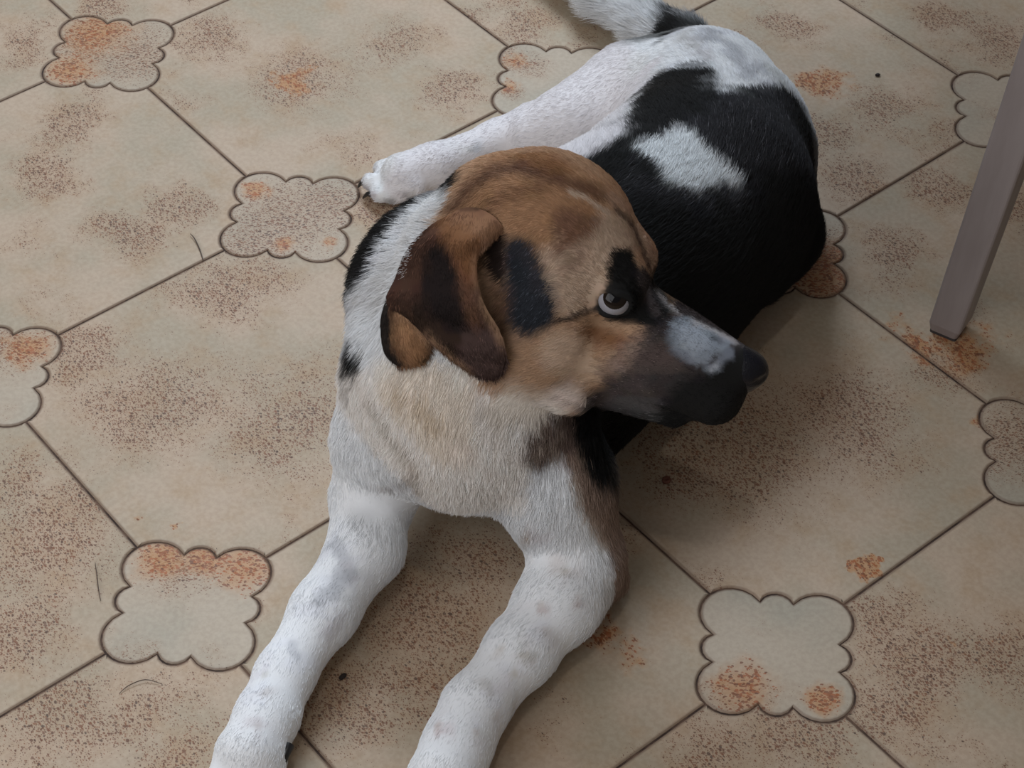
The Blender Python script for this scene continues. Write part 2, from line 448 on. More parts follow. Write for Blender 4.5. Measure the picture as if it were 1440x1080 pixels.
def build_body(h=.0025):
    fd = Field((-.40, -.46, -.012), (.36, .62, .36), h)
    A = at
    # trunk, curled to the right
    fd.chain([(A(650, 560, .135), .078), (A(760, 465, .12), .088), (A(875, 372, .115), .093),
              (A(975, 287, .10), .090), (A(1002, 200, .085), .074), (A(975, 122, .07), .045)], .04)
    fd.cone(A(652, 430, .17), A(652, 515, .15), .0845, .074, .03)
    # rump and root of the tail
    fd.cone(A(1000, 150, .07), A(960, 72, .05), .052, .026, .03)
    fd.chain([(A(960, 58, .045), .021), (A(908, 32, .035), .0165), (A(850, -5, .03), .018), (A(770, -60, .025), .016), (A(720, -110, .02), .006)], .012)
    # right hind leg stretched forward along the floor
    fd.chain([(A(985, 140, .085), .058), (A(890, 142, .06), .046), (A(810, 175, .05), .031), (A(748, 189, .04), .023)], .03)
    fd.chain([(A(750, 178, .035), .0215), (A(700, 198, .028), .0175), (A(610, 233, .026), .0185), (A(568, 246, .024), .0205)], .012)
    for t, (u, v, uu, vv) in enumerate(((585, 261, 556, 273), (577, 260, 535, 271), (563, 246, 524, 256), (572, 232, 540, 238))):
        fd.cone(A(u, v, .022), A(uu, vv, .013), .0105, .0094, .005)
    for pr_ in (((570, 272), (540, 282)), ((556, 256), (522, 266)), ((556, 238), (526, 245))):
        fd.cone(A(*pr_[0], .034), A(*pr_[1], .018), .0012, .0022, .003, sub=True)
    # left hind leg folded under the flank
    fd.chain([(A(1050, 260, .06), .058), (A(1090, 330, .04), .033), (A(1060, 385, .03), .024)], .03)
    # right front leg (left in the picture)
    fd.chain([(A(565, 545, .135), .044), (A(543, 620, .10), .037), (A(529, 690, .06), .0305)], .014)
    fd.chain([(A(522, 705, .055), .030), (A(515, 770, .045), .0262), (A(456, 860, .036), .0232), (A(400, 950, .03), .0195), (A(377, 1005, .028), .0205), (A(354, 1055, .026), .0235)], .012)
    for u, v, uu, vv in ((330, 1055, 305, 1115), (345, 1065, 325, 1135), (362, 1065, 350, 1135), (378, 1055, 378, 1110)):
        fd.cone(A(u, v, .024), A(uu, vv, .014), .0125, .0108, .006)
    # left front leg
    fd.chain([(A(745, 600, .13), .047), (A(778, 680, .10), .040), (A(808, 770, .055), .034)], .018)
    fd.chain([(A(812, 800, .045), .034), (A(785, 848, .042), .029), (A(733, 915, .036), .024), (A(668, 995, .031), .022), (A(645, 1045, .028), .0225), (A(628, 1085, .027), .025)], .012)
    fd.cone(A(842, 790, .03), A(856, 815, .025), .018, .014, .012)
    for u, v, uu, vv in ((600, 1090, 580, 1145), (615, 1095, 600, 1165), (634, 1095, 622, 1165), (650, 1085, 648, 1145)):
        fd.cone(A(u, v, .024), A(uu, vv, .014), .0125, .0108, .006)
    # chest front
    fd.cone(A(665, 585, .10), A(668, 632, .052), .068, .046, .03)
    fd.cone(A(785, 550, .07), A(930, 430, .06), .055, .047, .04)
    fd.ell(A(662, 606, .135), [RIGHT, UPI, TOC], (.060, .052, .060), .018)
    # neck into the head
    fd.cone(A(652, 505, .175), H(-.090, -.040, -.004), .074, .054, .022)
    # head
    fd.ell(H(-.058, .012, 0), HAX, (.061, .053, .051), .012)
    fd.ell(H(-.104, .002, 0), HAX, (.028, .034, .034), .02)
    for s in (-1, 1):
        fd.ell(H(-.007, .010, (.0185 if s > 0 else .0165) * s), HAX, (.026, .020, .0165), .014)
        fd.ell(H(-.046, -.045, .030 * s), HAX, (.049, .050, .029), .014)
        fd.ell(H(.040, -.036, .015 * s), HAX, (.055, .023, .017), .014)
    fd.cone(H(.006, -.022, 0), H(.098, -.027, 0), .026, .0165, .014)
    fd.cone(H(.005, -.052, 0), H(.090, -.054, 0), .029, .0185, .014)
    for s in (-1, 1): fd.cone(H(.005, -.045, .012 * s), H(.093, -.050, .010 * s), .023, .0175, .01)
    fd.cone(H(-.03, -.076, 0), H(.072, -.076, 0), .027, .013, .012)
    for s in (-1, 1): fd.cone(H(-.055, -.078, .016 * s), H(.0, -.078, .018 * s), .030, .022, .007)
    # mouth line, eye sockets, lids
    for s in (-1, 1):
        fd.chain_sub([H(-.004, -.078, .034 * s), H(.025, -.076, .030 * s), H(.06, -.071, .024 * s), H(.10, -.062, .010 * s)], .0022, .004)
        fd.ell(H(.001, 0, .043 * s), HAX, (.0122, .0098, .011), .005, sub=True)
        ring_ = [H(.001 + .0128 * math.cos(a_), .0092 * math.sin(a_) + .002 * math.cos(a_), (.0375 - .006 * abs(math.cos(a_)) + (.001 if math.sin(a_) > 0 else 0)) * s) for a_ in [k * PI / 8 for k in range(17)]]
        for p_, q_ in zip(ring_, ring_[1:]): fd.cone(p_, q_, .0026, .0026, .003)
    fd.floor_cut(.0005)
    return fd.mesh()

V_BODY, F_BODY = build_body()
TREE = BVHTree.FromPolygons([tuple(v) for v in V_BODY], [tuple(int(i) for i in f) for f in F_BODY])

def surf(u, v, lift=0.0, tree=None):
    """point of the body seen along a line of sight, lifted off the skin towards the viewer"""
    d = ray(u, v)
    hit = (tree or TREE).ray_cast(Vector(CAM), Vector(d))
    p = np.array(hit[0]) if hit[0] is not None else None
    return None if p is None else p - d * lift

def catmull(rows, n):
    """resample a list of points (or of rows) to n, smoothly"""
    rows = np.asarray(rows, float); m_ = len(rows)
    out = []
    for k in range(n):
        t = k / (n - 1) * (m_ - 1); i = min(int(t), m_ - 2); f = t - i
        p0, p1, p2, p3 = rows[max(i - 1, 0)], rows[i], rows[i + 1], rows[min(i + 2, m_ - 1)]
        out.append(.5 * ((2 * p1) + (-p0 + p2) * f + (2 * p0 - 5 * p1 + 4 * p2 - p3) * f * f + (-p0 + 3 * p1 - 3 * p2 + p3) * f ** 3))
    return np.array(out)

def flap(ctrl, thick, nu=40, nv=60):
    """a leather-thin lobe from a grid of control points: front skin, back skin and a rounded rim"""
    g = catmull([catmull(r, nu) for r in ctrl], nv)
    n_ = np.cross(np.gradient(g, axis=1), np.gradient(g, axis=0)); n_ /= np.linalg.norm(n_, axis=2)[..., None] + 1e-12
    if (n_.reshape(-1, 3) @ TOC).mean() < 0: n_ = -n_
    uu = np.linspace(-1, 1, nu)[None, :]; vv = np.linspace(0, 1, nv)[:, None]
    prof = np.sqrt(np.clip(1 - np.abs(uu) ** 6, .0, 1)) * np.sqrt(np.clip(1 - vv ** 10, 0, 1))
    off = n_ * (thick * .5 * prof)[..., None]
    top, bot = g + off, g - off
    V = np.concatenate([top.reshape(-1, 3), bot.reshape(-1, 3)])
    F = []
    N = nu * nv
    for j in range(nv - 1):
        for i in range(nu - 1):
            a = j * nu + i
            F.append((a, a + 1, a + nu + 1, a + nu)); F.append((N + a, N + a + nu, N + a + nu + 1, N + a + 1))
    F = np.array(F)
    a, b_, c = V[F[0][0]], V[F[0][1]], V[F[0][2]]
    if np.dot(np.cross(b_ - a, c - a), n_[0, 0]) < 0: F = F[:, ::-1]
    return V, F

EAR_CTRL = [
    [(640, 300, .000), (654, 294, .001), (672, 294, .002), (692, 304, .002), (708, 320, .000)],
    [(605, 318, .006), (632, 315, .010), (655, 320, .015), (676, 328, .016), (692, 336, .010)],
    [(574, 350, .007), (598, 348, .010), (626, 350, .012), (650, 353, .020), (672, 359, .016)],
    [(556, 390, .008), (585, 393, .009), (615, 397, .009), (646, 400, .017), (673, 402, .017)],
    [(546, 425, .009), (578, 430, .010), (613, 435, .009), (650, 437, .015), (684, 433, .016)],
    [(583, 462, .006), (606, 463, .010), (638, 466, .010), (670, 466, .014), (702, 464, .014)],
    [(612, 486, .007), (634, 490, .010), (659, 493, .011), (686, 495, .013), (711, 496, .012)],
    [(644, 512, .007), (661, 514, .009), (679, 515, .011), (695, 514, .011), (711, 510, .010)],
    [(671, 529, .007), (681, 532, .008), (690, 533, .009), (698, 532, .009), (706, 526, .008)],
]
FOLD_CTRL = [
    [(543, 424, .002), (552, 424, .004), (562, 430, .005), (570, 438, .003)],
    [(537, 448, .003), (552, 446, .009), (570, 450, .011), (586, 460, .004)],
    [(537, 475, .003), (555, 476, .011), (576, 475, .013), (603, 477, .004)],
    [(543, 497, .003), (558, 495, .010), (578, 494, .012), (606, 490, .004)],
    [(558, 511, .002), (568, 513, .006), (580, 513, .007), (598, 507, .003)],
]
def ctrl(rows):
    out = []
    for r in rows:
        pts = []
        for (u, v, l) in r:
            pts.append(surf(u, v, l))
        out.append(pts)
    return out
def even_depth(rows, k=.6):
    """keep the lobe clear of small dents of the skin below it"""
    g = np.array(rows, float); d = (g - CAM) @ (-TOC)
    s = d.copy()
    s[1:-1] = (1 - k) * d[1:-1] + k * .5 * (d[:-2] + d[2:])
    return (g - CAM) * (s / d)[..., None] + CAM
EAR_MAIN = flap(even_depth(ctrl(EAR_CTRL)), .0035)
EAR_FOLD = flap(even_depth(ctrl(FOLD_CTRL)), .0035, 26, 30)

# coat: points on the skin as x,y,z in millimetres and the colour there: hair, plus painted sheen (muzzle, cheek patch), bridge rim light and ear-hole shade (red, green, blue: square roots in hundredths)
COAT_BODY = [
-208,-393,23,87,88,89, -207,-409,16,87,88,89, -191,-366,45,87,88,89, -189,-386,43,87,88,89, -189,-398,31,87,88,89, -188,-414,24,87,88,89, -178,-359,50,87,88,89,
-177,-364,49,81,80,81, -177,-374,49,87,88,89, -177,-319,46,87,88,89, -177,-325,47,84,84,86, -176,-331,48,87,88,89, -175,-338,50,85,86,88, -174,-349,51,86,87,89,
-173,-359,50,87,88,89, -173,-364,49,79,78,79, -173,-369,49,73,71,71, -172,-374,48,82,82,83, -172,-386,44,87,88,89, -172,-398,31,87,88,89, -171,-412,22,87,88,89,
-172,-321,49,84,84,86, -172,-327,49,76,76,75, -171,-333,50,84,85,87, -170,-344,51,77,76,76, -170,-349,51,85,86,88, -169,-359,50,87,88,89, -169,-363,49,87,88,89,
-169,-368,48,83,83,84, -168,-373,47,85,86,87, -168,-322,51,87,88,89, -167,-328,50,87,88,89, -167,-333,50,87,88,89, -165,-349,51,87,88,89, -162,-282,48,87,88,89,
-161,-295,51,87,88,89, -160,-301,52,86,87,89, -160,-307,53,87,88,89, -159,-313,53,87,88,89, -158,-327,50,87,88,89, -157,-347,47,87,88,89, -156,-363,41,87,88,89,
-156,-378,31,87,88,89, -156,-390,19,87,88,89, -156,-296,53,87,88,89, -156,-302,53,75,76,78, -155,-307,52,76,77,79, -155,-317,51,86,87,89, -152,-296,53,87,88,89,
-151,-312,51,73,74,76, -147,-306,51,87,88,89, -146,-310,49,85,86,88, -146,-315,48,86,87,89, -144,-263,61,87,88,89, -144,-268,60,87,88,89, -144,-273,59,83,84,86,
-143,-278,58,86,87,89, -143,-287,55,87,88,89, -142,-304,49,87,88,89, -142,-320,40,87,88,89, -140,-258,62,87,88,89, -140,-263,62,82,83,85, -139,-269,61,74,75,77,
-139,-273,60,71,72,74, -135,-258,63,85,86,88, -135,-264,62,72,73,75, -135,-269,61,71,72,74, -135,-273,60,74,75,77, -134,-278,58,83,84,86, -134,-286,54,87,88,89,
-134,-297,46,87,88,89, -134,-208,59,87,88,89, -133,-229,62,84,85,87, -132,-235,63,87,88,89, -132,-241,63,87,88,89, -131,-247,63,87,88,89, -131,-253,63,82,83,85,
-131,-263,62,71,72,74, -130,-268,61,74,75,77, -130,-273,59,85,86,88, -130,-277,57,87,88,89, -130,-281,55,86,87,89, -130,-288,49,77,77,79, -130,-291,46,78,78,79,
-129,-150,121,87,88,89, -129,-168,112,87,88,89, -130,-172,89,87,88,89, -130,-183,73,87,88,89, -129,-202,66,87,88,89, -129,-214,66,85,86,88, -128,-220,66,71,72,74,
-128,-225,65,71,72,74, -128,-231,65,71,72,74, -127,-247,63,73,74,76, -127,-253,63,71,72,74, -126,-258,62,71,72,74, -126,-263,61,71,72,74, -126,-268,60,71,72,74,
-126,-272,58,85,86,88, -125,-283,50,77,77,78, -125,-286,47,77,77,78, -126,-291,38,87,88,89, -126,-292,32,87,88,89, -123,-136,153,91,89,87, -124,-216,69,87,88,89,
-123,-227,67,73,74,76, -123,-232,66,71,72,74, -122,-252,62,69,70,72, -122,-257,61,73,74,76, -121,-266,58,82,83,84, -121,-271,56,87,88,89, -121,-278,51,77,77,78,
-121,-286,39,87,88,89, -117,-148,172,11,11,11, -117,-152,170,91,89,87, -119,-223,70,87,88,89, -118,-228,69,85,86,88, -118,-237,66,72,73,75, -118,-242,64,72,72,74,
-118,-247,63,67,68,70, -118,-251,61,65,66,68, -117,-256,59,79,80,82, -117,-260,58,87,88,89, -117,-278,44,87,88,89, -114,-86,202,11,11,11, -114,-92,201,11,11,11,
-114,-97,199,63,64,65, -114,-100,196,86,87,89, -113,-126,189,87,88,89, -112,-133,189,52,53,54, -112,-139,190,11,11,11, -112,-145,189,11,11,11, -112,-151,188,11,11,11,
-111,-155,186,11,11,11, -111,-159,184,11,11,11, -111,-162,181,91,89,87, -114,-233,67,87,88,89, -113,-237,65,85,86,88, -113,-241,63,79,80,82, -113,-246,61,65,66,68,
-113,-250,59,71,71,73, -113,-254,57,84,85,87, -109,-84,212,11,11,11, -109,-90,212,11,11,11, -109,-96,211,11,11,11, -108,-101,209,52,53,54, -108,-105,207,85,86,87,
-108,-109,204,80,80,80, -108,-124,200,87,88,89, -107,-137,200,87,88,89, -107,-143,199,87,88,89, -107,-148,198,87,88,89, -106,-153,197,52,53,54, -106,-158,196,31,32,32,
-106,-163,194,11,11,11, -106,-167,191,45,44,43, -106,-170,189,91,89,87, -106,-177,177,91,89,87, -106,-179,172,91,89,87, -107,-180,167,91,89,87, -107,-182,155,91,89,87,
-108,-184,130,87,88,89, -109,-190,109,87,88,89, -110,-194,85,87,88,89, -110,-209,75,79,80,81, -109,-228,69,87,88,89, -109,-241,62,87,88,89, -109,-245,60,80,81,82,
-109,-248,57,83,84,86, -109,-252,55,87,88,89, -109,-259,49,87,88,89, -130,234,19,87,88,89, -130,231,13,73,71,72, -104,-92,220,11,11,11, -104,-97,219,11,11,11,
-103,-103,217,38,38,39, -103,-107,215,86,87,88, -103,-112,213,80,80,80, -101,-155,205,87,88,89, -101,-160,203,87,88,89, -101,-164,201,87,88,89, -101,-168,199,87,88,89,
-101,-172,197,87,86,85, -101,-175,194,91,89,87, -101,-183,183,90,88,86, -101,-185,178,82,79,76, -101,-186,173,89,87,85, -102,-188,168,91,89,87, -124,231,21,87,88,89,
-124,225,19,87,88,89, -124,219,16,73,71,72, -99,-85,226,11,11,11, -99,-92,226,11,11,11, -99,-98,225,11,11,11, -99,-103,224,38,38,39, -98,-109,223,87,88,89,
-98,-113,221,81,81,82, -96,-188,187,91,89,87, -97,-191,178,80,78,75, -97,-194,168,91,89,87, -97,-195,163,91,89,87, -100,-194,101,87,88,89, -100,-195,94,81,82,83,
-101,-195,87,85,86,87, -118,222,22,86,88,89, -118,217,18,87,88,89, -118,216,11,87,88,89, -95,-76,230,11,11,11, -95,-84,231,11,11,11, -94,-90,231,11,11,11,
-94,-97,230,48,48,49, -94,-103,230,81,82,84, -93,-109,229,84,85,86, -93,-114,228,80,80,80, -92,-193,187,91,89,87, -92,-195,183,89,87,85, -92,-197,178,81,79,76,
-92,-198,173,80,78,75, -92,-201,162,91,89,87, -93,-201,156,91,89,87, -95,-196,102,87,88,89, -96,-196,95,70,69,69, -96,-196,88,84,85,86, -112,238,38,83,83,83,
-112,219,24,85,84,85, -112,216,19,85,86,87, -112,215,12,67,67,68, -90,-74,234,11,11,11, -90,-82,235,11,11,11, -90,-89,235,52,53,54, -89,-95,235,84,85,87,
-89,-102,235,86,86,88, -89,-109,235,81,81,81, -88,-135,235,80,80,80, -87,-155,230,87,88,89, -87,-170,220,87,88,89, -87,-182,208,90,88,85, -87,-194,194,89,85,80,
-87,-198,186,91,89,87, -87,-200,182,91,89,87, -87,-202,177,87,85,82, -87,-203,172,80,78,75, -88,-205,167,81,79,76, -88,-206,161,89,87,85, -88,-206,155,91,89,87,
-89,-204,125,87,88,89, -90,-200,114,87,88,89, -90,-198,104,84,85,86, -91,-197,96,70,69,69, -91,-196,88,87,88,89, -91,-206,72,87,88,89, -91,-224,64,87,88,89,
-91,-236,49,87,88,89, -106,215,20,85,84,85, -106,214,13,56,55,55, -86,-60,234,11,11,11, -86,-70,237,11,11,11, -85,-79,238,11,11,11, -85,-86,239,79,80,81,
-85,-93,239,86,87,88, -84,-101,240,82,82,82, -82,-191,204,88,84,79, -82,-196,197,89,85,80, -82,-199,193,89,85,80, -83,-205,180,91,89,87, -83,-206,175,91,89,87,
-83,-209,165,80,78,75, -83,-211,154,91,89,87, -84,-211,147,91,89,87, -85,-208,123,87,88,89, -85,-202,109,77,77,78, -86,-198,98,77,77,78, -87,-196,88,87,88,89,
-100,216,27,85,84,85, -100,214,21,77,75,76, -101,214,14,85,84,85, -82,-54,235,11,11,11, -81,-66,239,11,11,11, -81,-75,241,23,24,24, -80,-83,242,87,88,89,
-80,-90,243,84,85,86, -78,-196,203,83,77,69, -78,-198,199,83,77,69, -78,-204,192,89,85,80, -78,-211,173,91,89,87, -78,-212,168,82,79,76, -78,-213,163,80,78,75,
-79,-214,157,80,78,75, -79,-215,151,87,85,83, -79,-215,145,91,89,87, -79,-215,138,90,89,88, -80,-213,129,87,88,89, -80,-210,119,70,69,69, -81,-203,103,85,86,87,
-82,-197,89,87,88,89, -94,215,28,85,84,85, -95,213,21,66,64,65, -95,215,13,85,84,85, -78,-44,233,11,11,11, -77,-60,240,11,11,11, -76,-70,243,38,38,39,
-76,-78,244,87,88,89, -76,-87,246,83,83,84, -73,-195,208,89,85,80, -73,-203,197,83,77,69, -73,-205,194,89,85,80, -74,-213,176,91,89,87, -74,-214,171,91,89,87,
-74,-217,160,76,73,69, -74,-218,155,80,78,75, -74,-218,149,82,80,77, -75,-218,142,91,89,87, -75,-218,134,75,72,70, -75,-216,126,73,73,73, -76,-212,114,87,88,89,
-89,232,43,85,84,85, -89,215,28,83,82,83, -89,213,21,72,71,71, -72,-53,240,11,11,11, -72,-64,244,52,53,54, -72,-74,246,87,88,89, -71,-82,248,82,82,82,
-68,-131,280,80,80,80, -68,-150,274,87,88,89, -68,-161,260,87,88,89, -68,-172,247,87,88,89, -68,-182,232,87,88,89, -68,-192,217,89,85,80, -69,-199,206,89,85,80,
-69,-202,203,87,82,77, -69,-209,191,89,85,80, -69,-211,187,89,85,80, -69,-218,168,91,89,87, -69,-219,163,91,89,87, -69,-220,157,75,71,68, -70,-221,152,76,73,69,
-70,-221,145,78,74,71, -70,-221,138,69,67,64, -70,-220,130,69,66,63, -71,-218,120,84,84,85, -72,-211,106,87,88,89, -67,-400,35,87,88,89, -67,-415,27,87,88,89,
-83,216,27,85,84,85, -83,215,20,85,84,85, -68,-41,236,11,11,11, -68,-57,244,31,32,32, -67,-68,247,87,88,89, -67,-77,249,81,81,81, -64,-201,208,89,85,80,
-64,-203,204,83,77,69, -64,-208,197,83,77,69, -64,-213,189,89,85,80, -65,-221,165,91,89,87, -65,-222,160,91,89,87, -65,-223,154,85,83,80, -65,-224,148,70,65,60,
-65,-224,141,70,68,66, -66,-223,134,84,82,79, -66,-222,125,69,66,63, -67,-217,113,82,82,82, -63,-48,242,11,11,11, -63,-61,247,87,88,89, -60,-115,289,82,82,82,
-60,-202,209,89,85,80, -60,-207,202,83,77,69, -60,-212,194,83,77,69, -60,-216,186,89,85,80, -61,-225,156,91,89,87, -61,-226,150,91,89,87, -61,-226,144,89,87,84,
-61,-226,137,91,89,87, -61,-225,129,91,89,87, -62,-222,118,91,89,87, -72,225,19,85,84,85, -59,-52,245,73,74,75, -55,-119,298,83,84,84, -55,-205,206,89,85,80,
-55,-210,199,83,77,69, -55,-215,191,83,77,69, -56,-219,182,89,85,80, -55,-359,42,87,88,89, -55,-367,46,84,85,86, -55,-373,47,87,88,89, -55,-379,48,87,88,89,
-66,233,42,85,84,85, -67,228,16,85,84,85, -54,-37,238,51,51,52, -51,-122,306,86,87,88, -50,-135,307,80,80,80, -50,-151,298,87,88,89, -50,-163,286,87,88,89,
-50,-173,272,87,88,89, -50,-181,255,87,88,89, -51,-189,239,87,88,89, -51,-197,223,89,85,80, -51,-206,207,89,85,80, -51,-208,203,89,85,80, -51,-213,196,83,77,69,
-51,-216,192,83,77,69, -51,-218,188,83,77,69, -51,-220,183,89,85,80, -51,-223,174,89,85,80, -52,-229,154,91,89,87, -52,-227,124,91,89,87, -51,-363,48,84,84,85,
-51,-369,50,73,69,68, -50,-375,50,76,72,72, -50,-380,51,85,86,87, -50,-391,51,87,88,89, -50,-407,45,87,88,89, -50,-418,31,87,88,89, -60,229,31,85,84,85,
-61,229,23,85,84,85, -46,-124,314,86,87,88, -46,-130,314,81,81,81, -47,-211,200,89,85,80, -47,-214,196,88,84,79, -47,-221,184,89,85,80, -46,-365,51,87,88,89,
-46,-371,52,82,81,82, -46,-376,52,81,79,80, -46,-381,52,86,87,88, -55,234,34,85,84,85, -55,232,28,85,84,85, -42,-112,315,11,11,11, -42,-124,319,51,51,51,
-42,-130,320,84,85,86, -49,238,31,85,84,85, -38,-110,319,11,11,11, -37,-122,324,11,11,11, -44,266,45,85,84,85, -44,243,33,85,84,85, -44,242,27,85,84,85,
-33,-120,327,11,11,11, -33,-179,277,87,88,89, -33,-187,261,87,88,89, -33,-194,244,87,88,89, -33,-200,226,90,88,85, -33,-207,209,89,85,80, -34,-217,193,89,85,80,
-34,-225,176,89,85,81, -34,-231,156,91,89,87, -34,-231,129,91,89,87, -34,-328,51,87,88,89, -33,-351,54,87,88,89, -33,-371,53,87,88,89, -33,-390,50,87,88,89,
-33,-406,43,87,88,89, -33,-416,28,87,88,89, -38,258,44,85,84,85, -38,253,41,83,83,83, -38,249,37,85,84,85, -29,-371,52,87,88,89, -29,-375,51,85,86,87,
-29,-380,50,87,88,89, -32,254,39,72,73,75, -32,251,35,85,84,85, -25,-331,55,87,88,89, -25,-342,56,87,88,89, -25,-347,55,87,88,89, -24,-370,51,85,86,88,
-24,-374,50,77,75,74, -26,253,33,85,84,85, -20,-331,56,87,88,89, -20,-337,56,78,78,78, -20,-342,56,79,79,79, -20,-346,55,85,86,88, -20,-351,54,87,88,89,
-20,-368,48,87,88,89, -20,-373,47,83,84,84, -20,-377,46,84,84,85, -21,266,44,85,84,85, -21,258,37,85,84,85, -21,255,31,75,74,74, -16,-199,249,87,88,89,
-16,-203,229,91,89,87, -16,-206,208,91,89,87, -16,-215,191,91,89,87, -16,-224,175,91,89,87, -16,-230,155,91,89,87, -16,-229,128,91,89,87, -16,-309,55,87,88,89,
-16,-331,56,87,88,89, -16,-341,55,76,76,76, -16,-346,54,76,76,76, -16,-350,52,86,87,89, -16,-358,49,87,88,89, -16,-362,47,87,88,89, -16,-366,45,87,88,89,
-16,-381,36,87,88,89, -15,259,35,85,84,85, -12,-305,57,87,88,89, -11,-335,54,87,88,89, -11,-340,53,85,85,87, -11,-349,50,86,87,89, -11,-360,44,79,78,78,
-11,-363,41,86,87,89, -9,260,35,85,84,85, -7,-306,59,86,87,88, -7,-311,58,79,78,77, -7,-359,35,87,88,89, -3,-307,60,87,88,89, -3,-312,59,87,88,89, -3,-316,58,87,88,89,
-3,-325,55,86,87,89, -3,-333,51,86,86,88, -3,-344,44,87,88,89, -3,-350,37,86,87,89, 2,290,55,85,84,85, 2,260,49,85,84,85, 1,-210,186,91,89,87, 2,-219,170,91,89,87,
2,-225,149,91,89,87, 2,-227,125,91,89,87, 2,-230,100,87,88,89, 2,-229,92,87,88,89, 2,-227,82,87,88,89, 2,-264,56,87,88,89, 2,-292,62,87,88,89, 2,-312,59,87,88,89,
2,-316,58,85,85,86, 2,-320,56,87,88,89, 2,-328,51,78,77,75, 2,-332,49,84,85,86, 2,-341,39,83,84,85, 2,-343,35,77,77,77, 6,-211,181,91,89,87, 6,-213,177,91,89,87,
6,-215,172,91,89,87, 6,-217,168,91,89,87, 6,-219,163,91,89,87, 6,-220,158,91,89,87, 6,-233,103,87,88,89, 6,-233,97,87,88,89, 6,-232,89,77,75,73, 6,-231,79,79,78,77,
6,-312,59,82,83,83, 6,-316,57,74,73,71, 6,-320,55,84,84,85, 6,-323,52,86,87,89, 6,-327,50,85,85,86, 6,-330,46,87,88,89, 6,-336,32,86,87,89, 10,-207,182,91,89,87,
10,-209,178,84,82,80, 10,-211,174,68,65,63, 10,-213,170,68,65,63, 10,-215,165,68,65,63, 10,-217,161,68,65,63, 10,-219,156,91,89,87, 10,-220,151,91,89,87,
11,-235,106,87,88,89, 11,-235,100,78,76,75, 11,-236,93,71,66,62, 11,-235,85,81,80,80, 11,-234,76,87,88,89, 11,-311,59,84,84,85, 11,-315,56,74,73,71, 11,-319,54,79,79,79,
11,-322,51,87,88,89, 15,-205,180,64,62,60, 15,-207,176,37,31,28, 15,-209,172,37,31,28, 15,-211,168,37,31,28, 15,-213,163,37,31,28, 15,-215,158,37,31,28,
15,-217,154,42,37,34, 15,-218,149,85,86,87, 15,-236,108,87,88,89, 15,-237,102,82,81,82, 15,-238,95,82,81,82, 15,-238,88,87,88,89, 15,-273,67,87,88,89,
15,-278,66,85,85,86, 15,-283,65,86,87,88, 15,-288,64,87,88,89, 15,-310,57,87,88,89, 15,-314,55,77,77,76, 15,-318,52,79,78,78, 15,-321,49,87,88,89, 28,560,35,87,88,89,
25,267,73,85,84,85, 25,250,58,85,84,85, 19,-202,177,42,36,33, 19,-205,174,51,45,42, 19,-207,169,60,55,51, 19,-209,165,67,61,57, 19,-211,161,65,60,55,
19,-213,156,47,41,38, 19,-215,152,37,31,28, 19,-217,147,82,83,85, 19,-219,143,87,88,89, 20,-229,127,87,88,89, 20,-237,109,87,88,89, 20,-240,84,87,88,89,
20,-253,71,87,88,89, 20,-274,68,87,88,89, 20,-279,67,77,75,74, 20,-283,65,76,73,73, 20,-288,64,85,86,87, 20,-292,63,86,87,89, 20,-301,60,85,86,88, 20,-309,56,87,88,89,
20,-313,53,87,88,89, 20,-316,50,87,88,89, 20,-319,46,87,88,89, 20,-321,41,87,88,89, 24,-200,175,42,36,33, 24,-202,171,42,36,33, 24,-204,167,37,31,28,
24,-206,162,37,31,28, 24,-208,158,37,31,28, 24,-211,154,37,31,28, 24,-213,150,62,61,61, 24,-216,146,87,88,89, 24,-275,69,87,88,89, 24,-279,68,82,82,83,
24,-283,66,76,73,73, 24,-287,64,84,84,85, 24,-292,62,86,87,89, 24,-296,60,78,77,77, 28,-194,176,50,46,45, 28,-197,172,37,31,28, 28,-199,168,44,38,35,
28,-202,164,55,49,45, 28,-204,160,64,58,53, 28,-206,156,63,57,52, 28,-209,152,50,44,40, 28,-212,148,87,88,89, 28,-215,145,87,88,89, 29,-279,68,87,88,89,
29,-283,66,87,88,89, 29,-287,63,87,88,89, 29,-291,61,87,88,89, 33,-191,172,37,31,28, 33,-194,168,53,47,43, 33,-196,165,50,44,40, 33,-199,161,37,31,28,
33,-201,157,37,31,28, 33,-204,153,37,31,28, 33,-207,150,63,61,60, 33,-211,147,71,68,68, 33,-214,144,87,88,89, 33,-217,141,87,88,89, 34,-251,76,82,81,81,
34,-261,74,87,88,89, 54,548,43,87,88,89, 54,523,30,87,88,89, 48,285,87,85,84,85, 48,257,81,85,84,85, 48,242,64,85,84,85, 37,-188,169,37,31,28, 37,-191,165,37,31,28,
37,-193,161,37,31,28, 38,-196,158,37,31,28, 38,-199,154,37,31,28, 38,-202,151,38,31,29, 38,-206,148,52,44,39, 38,-209,146,52,44,39, 38,-213,143,71,68,68,
38,-216,140,87,88,89, 38,-220,137,87,88,89, 38,-223,134,87,88,89, 38,-226,131,87,88,89, 38,-229,127,87,88,89, 38,-238,110,87,88,89, 38,-243,88,87,88,89,
38,-252,76,82,82,82, 38,-256,75,75,73,71, 38,-261,74,85,85,86, 38,-275,69,87,88,89, 38,-289,58,87,88,89, 38,-297,40,87,88,89, 42,-187,161,37,31,28, 42,-190,158,37,31,28,
42,-193,155,37,31,28, 42,-197,152,40,33,30, 42,-201,149,52,44,39, 42,-204,147,52,44,39, 42,-208,144,52,44,39, 42,-212,141,52,44,39, 42,-215,139,66,60,55,
42,-219,136,66,60,55, 42,-222,133,74,71,69, 42,-225,130,83,84,84, 42,-228,126,87,88,89, 42,-231,123,87,88,89, 42,-233,118,87,88,89, 43,-251,76,87,88,89,
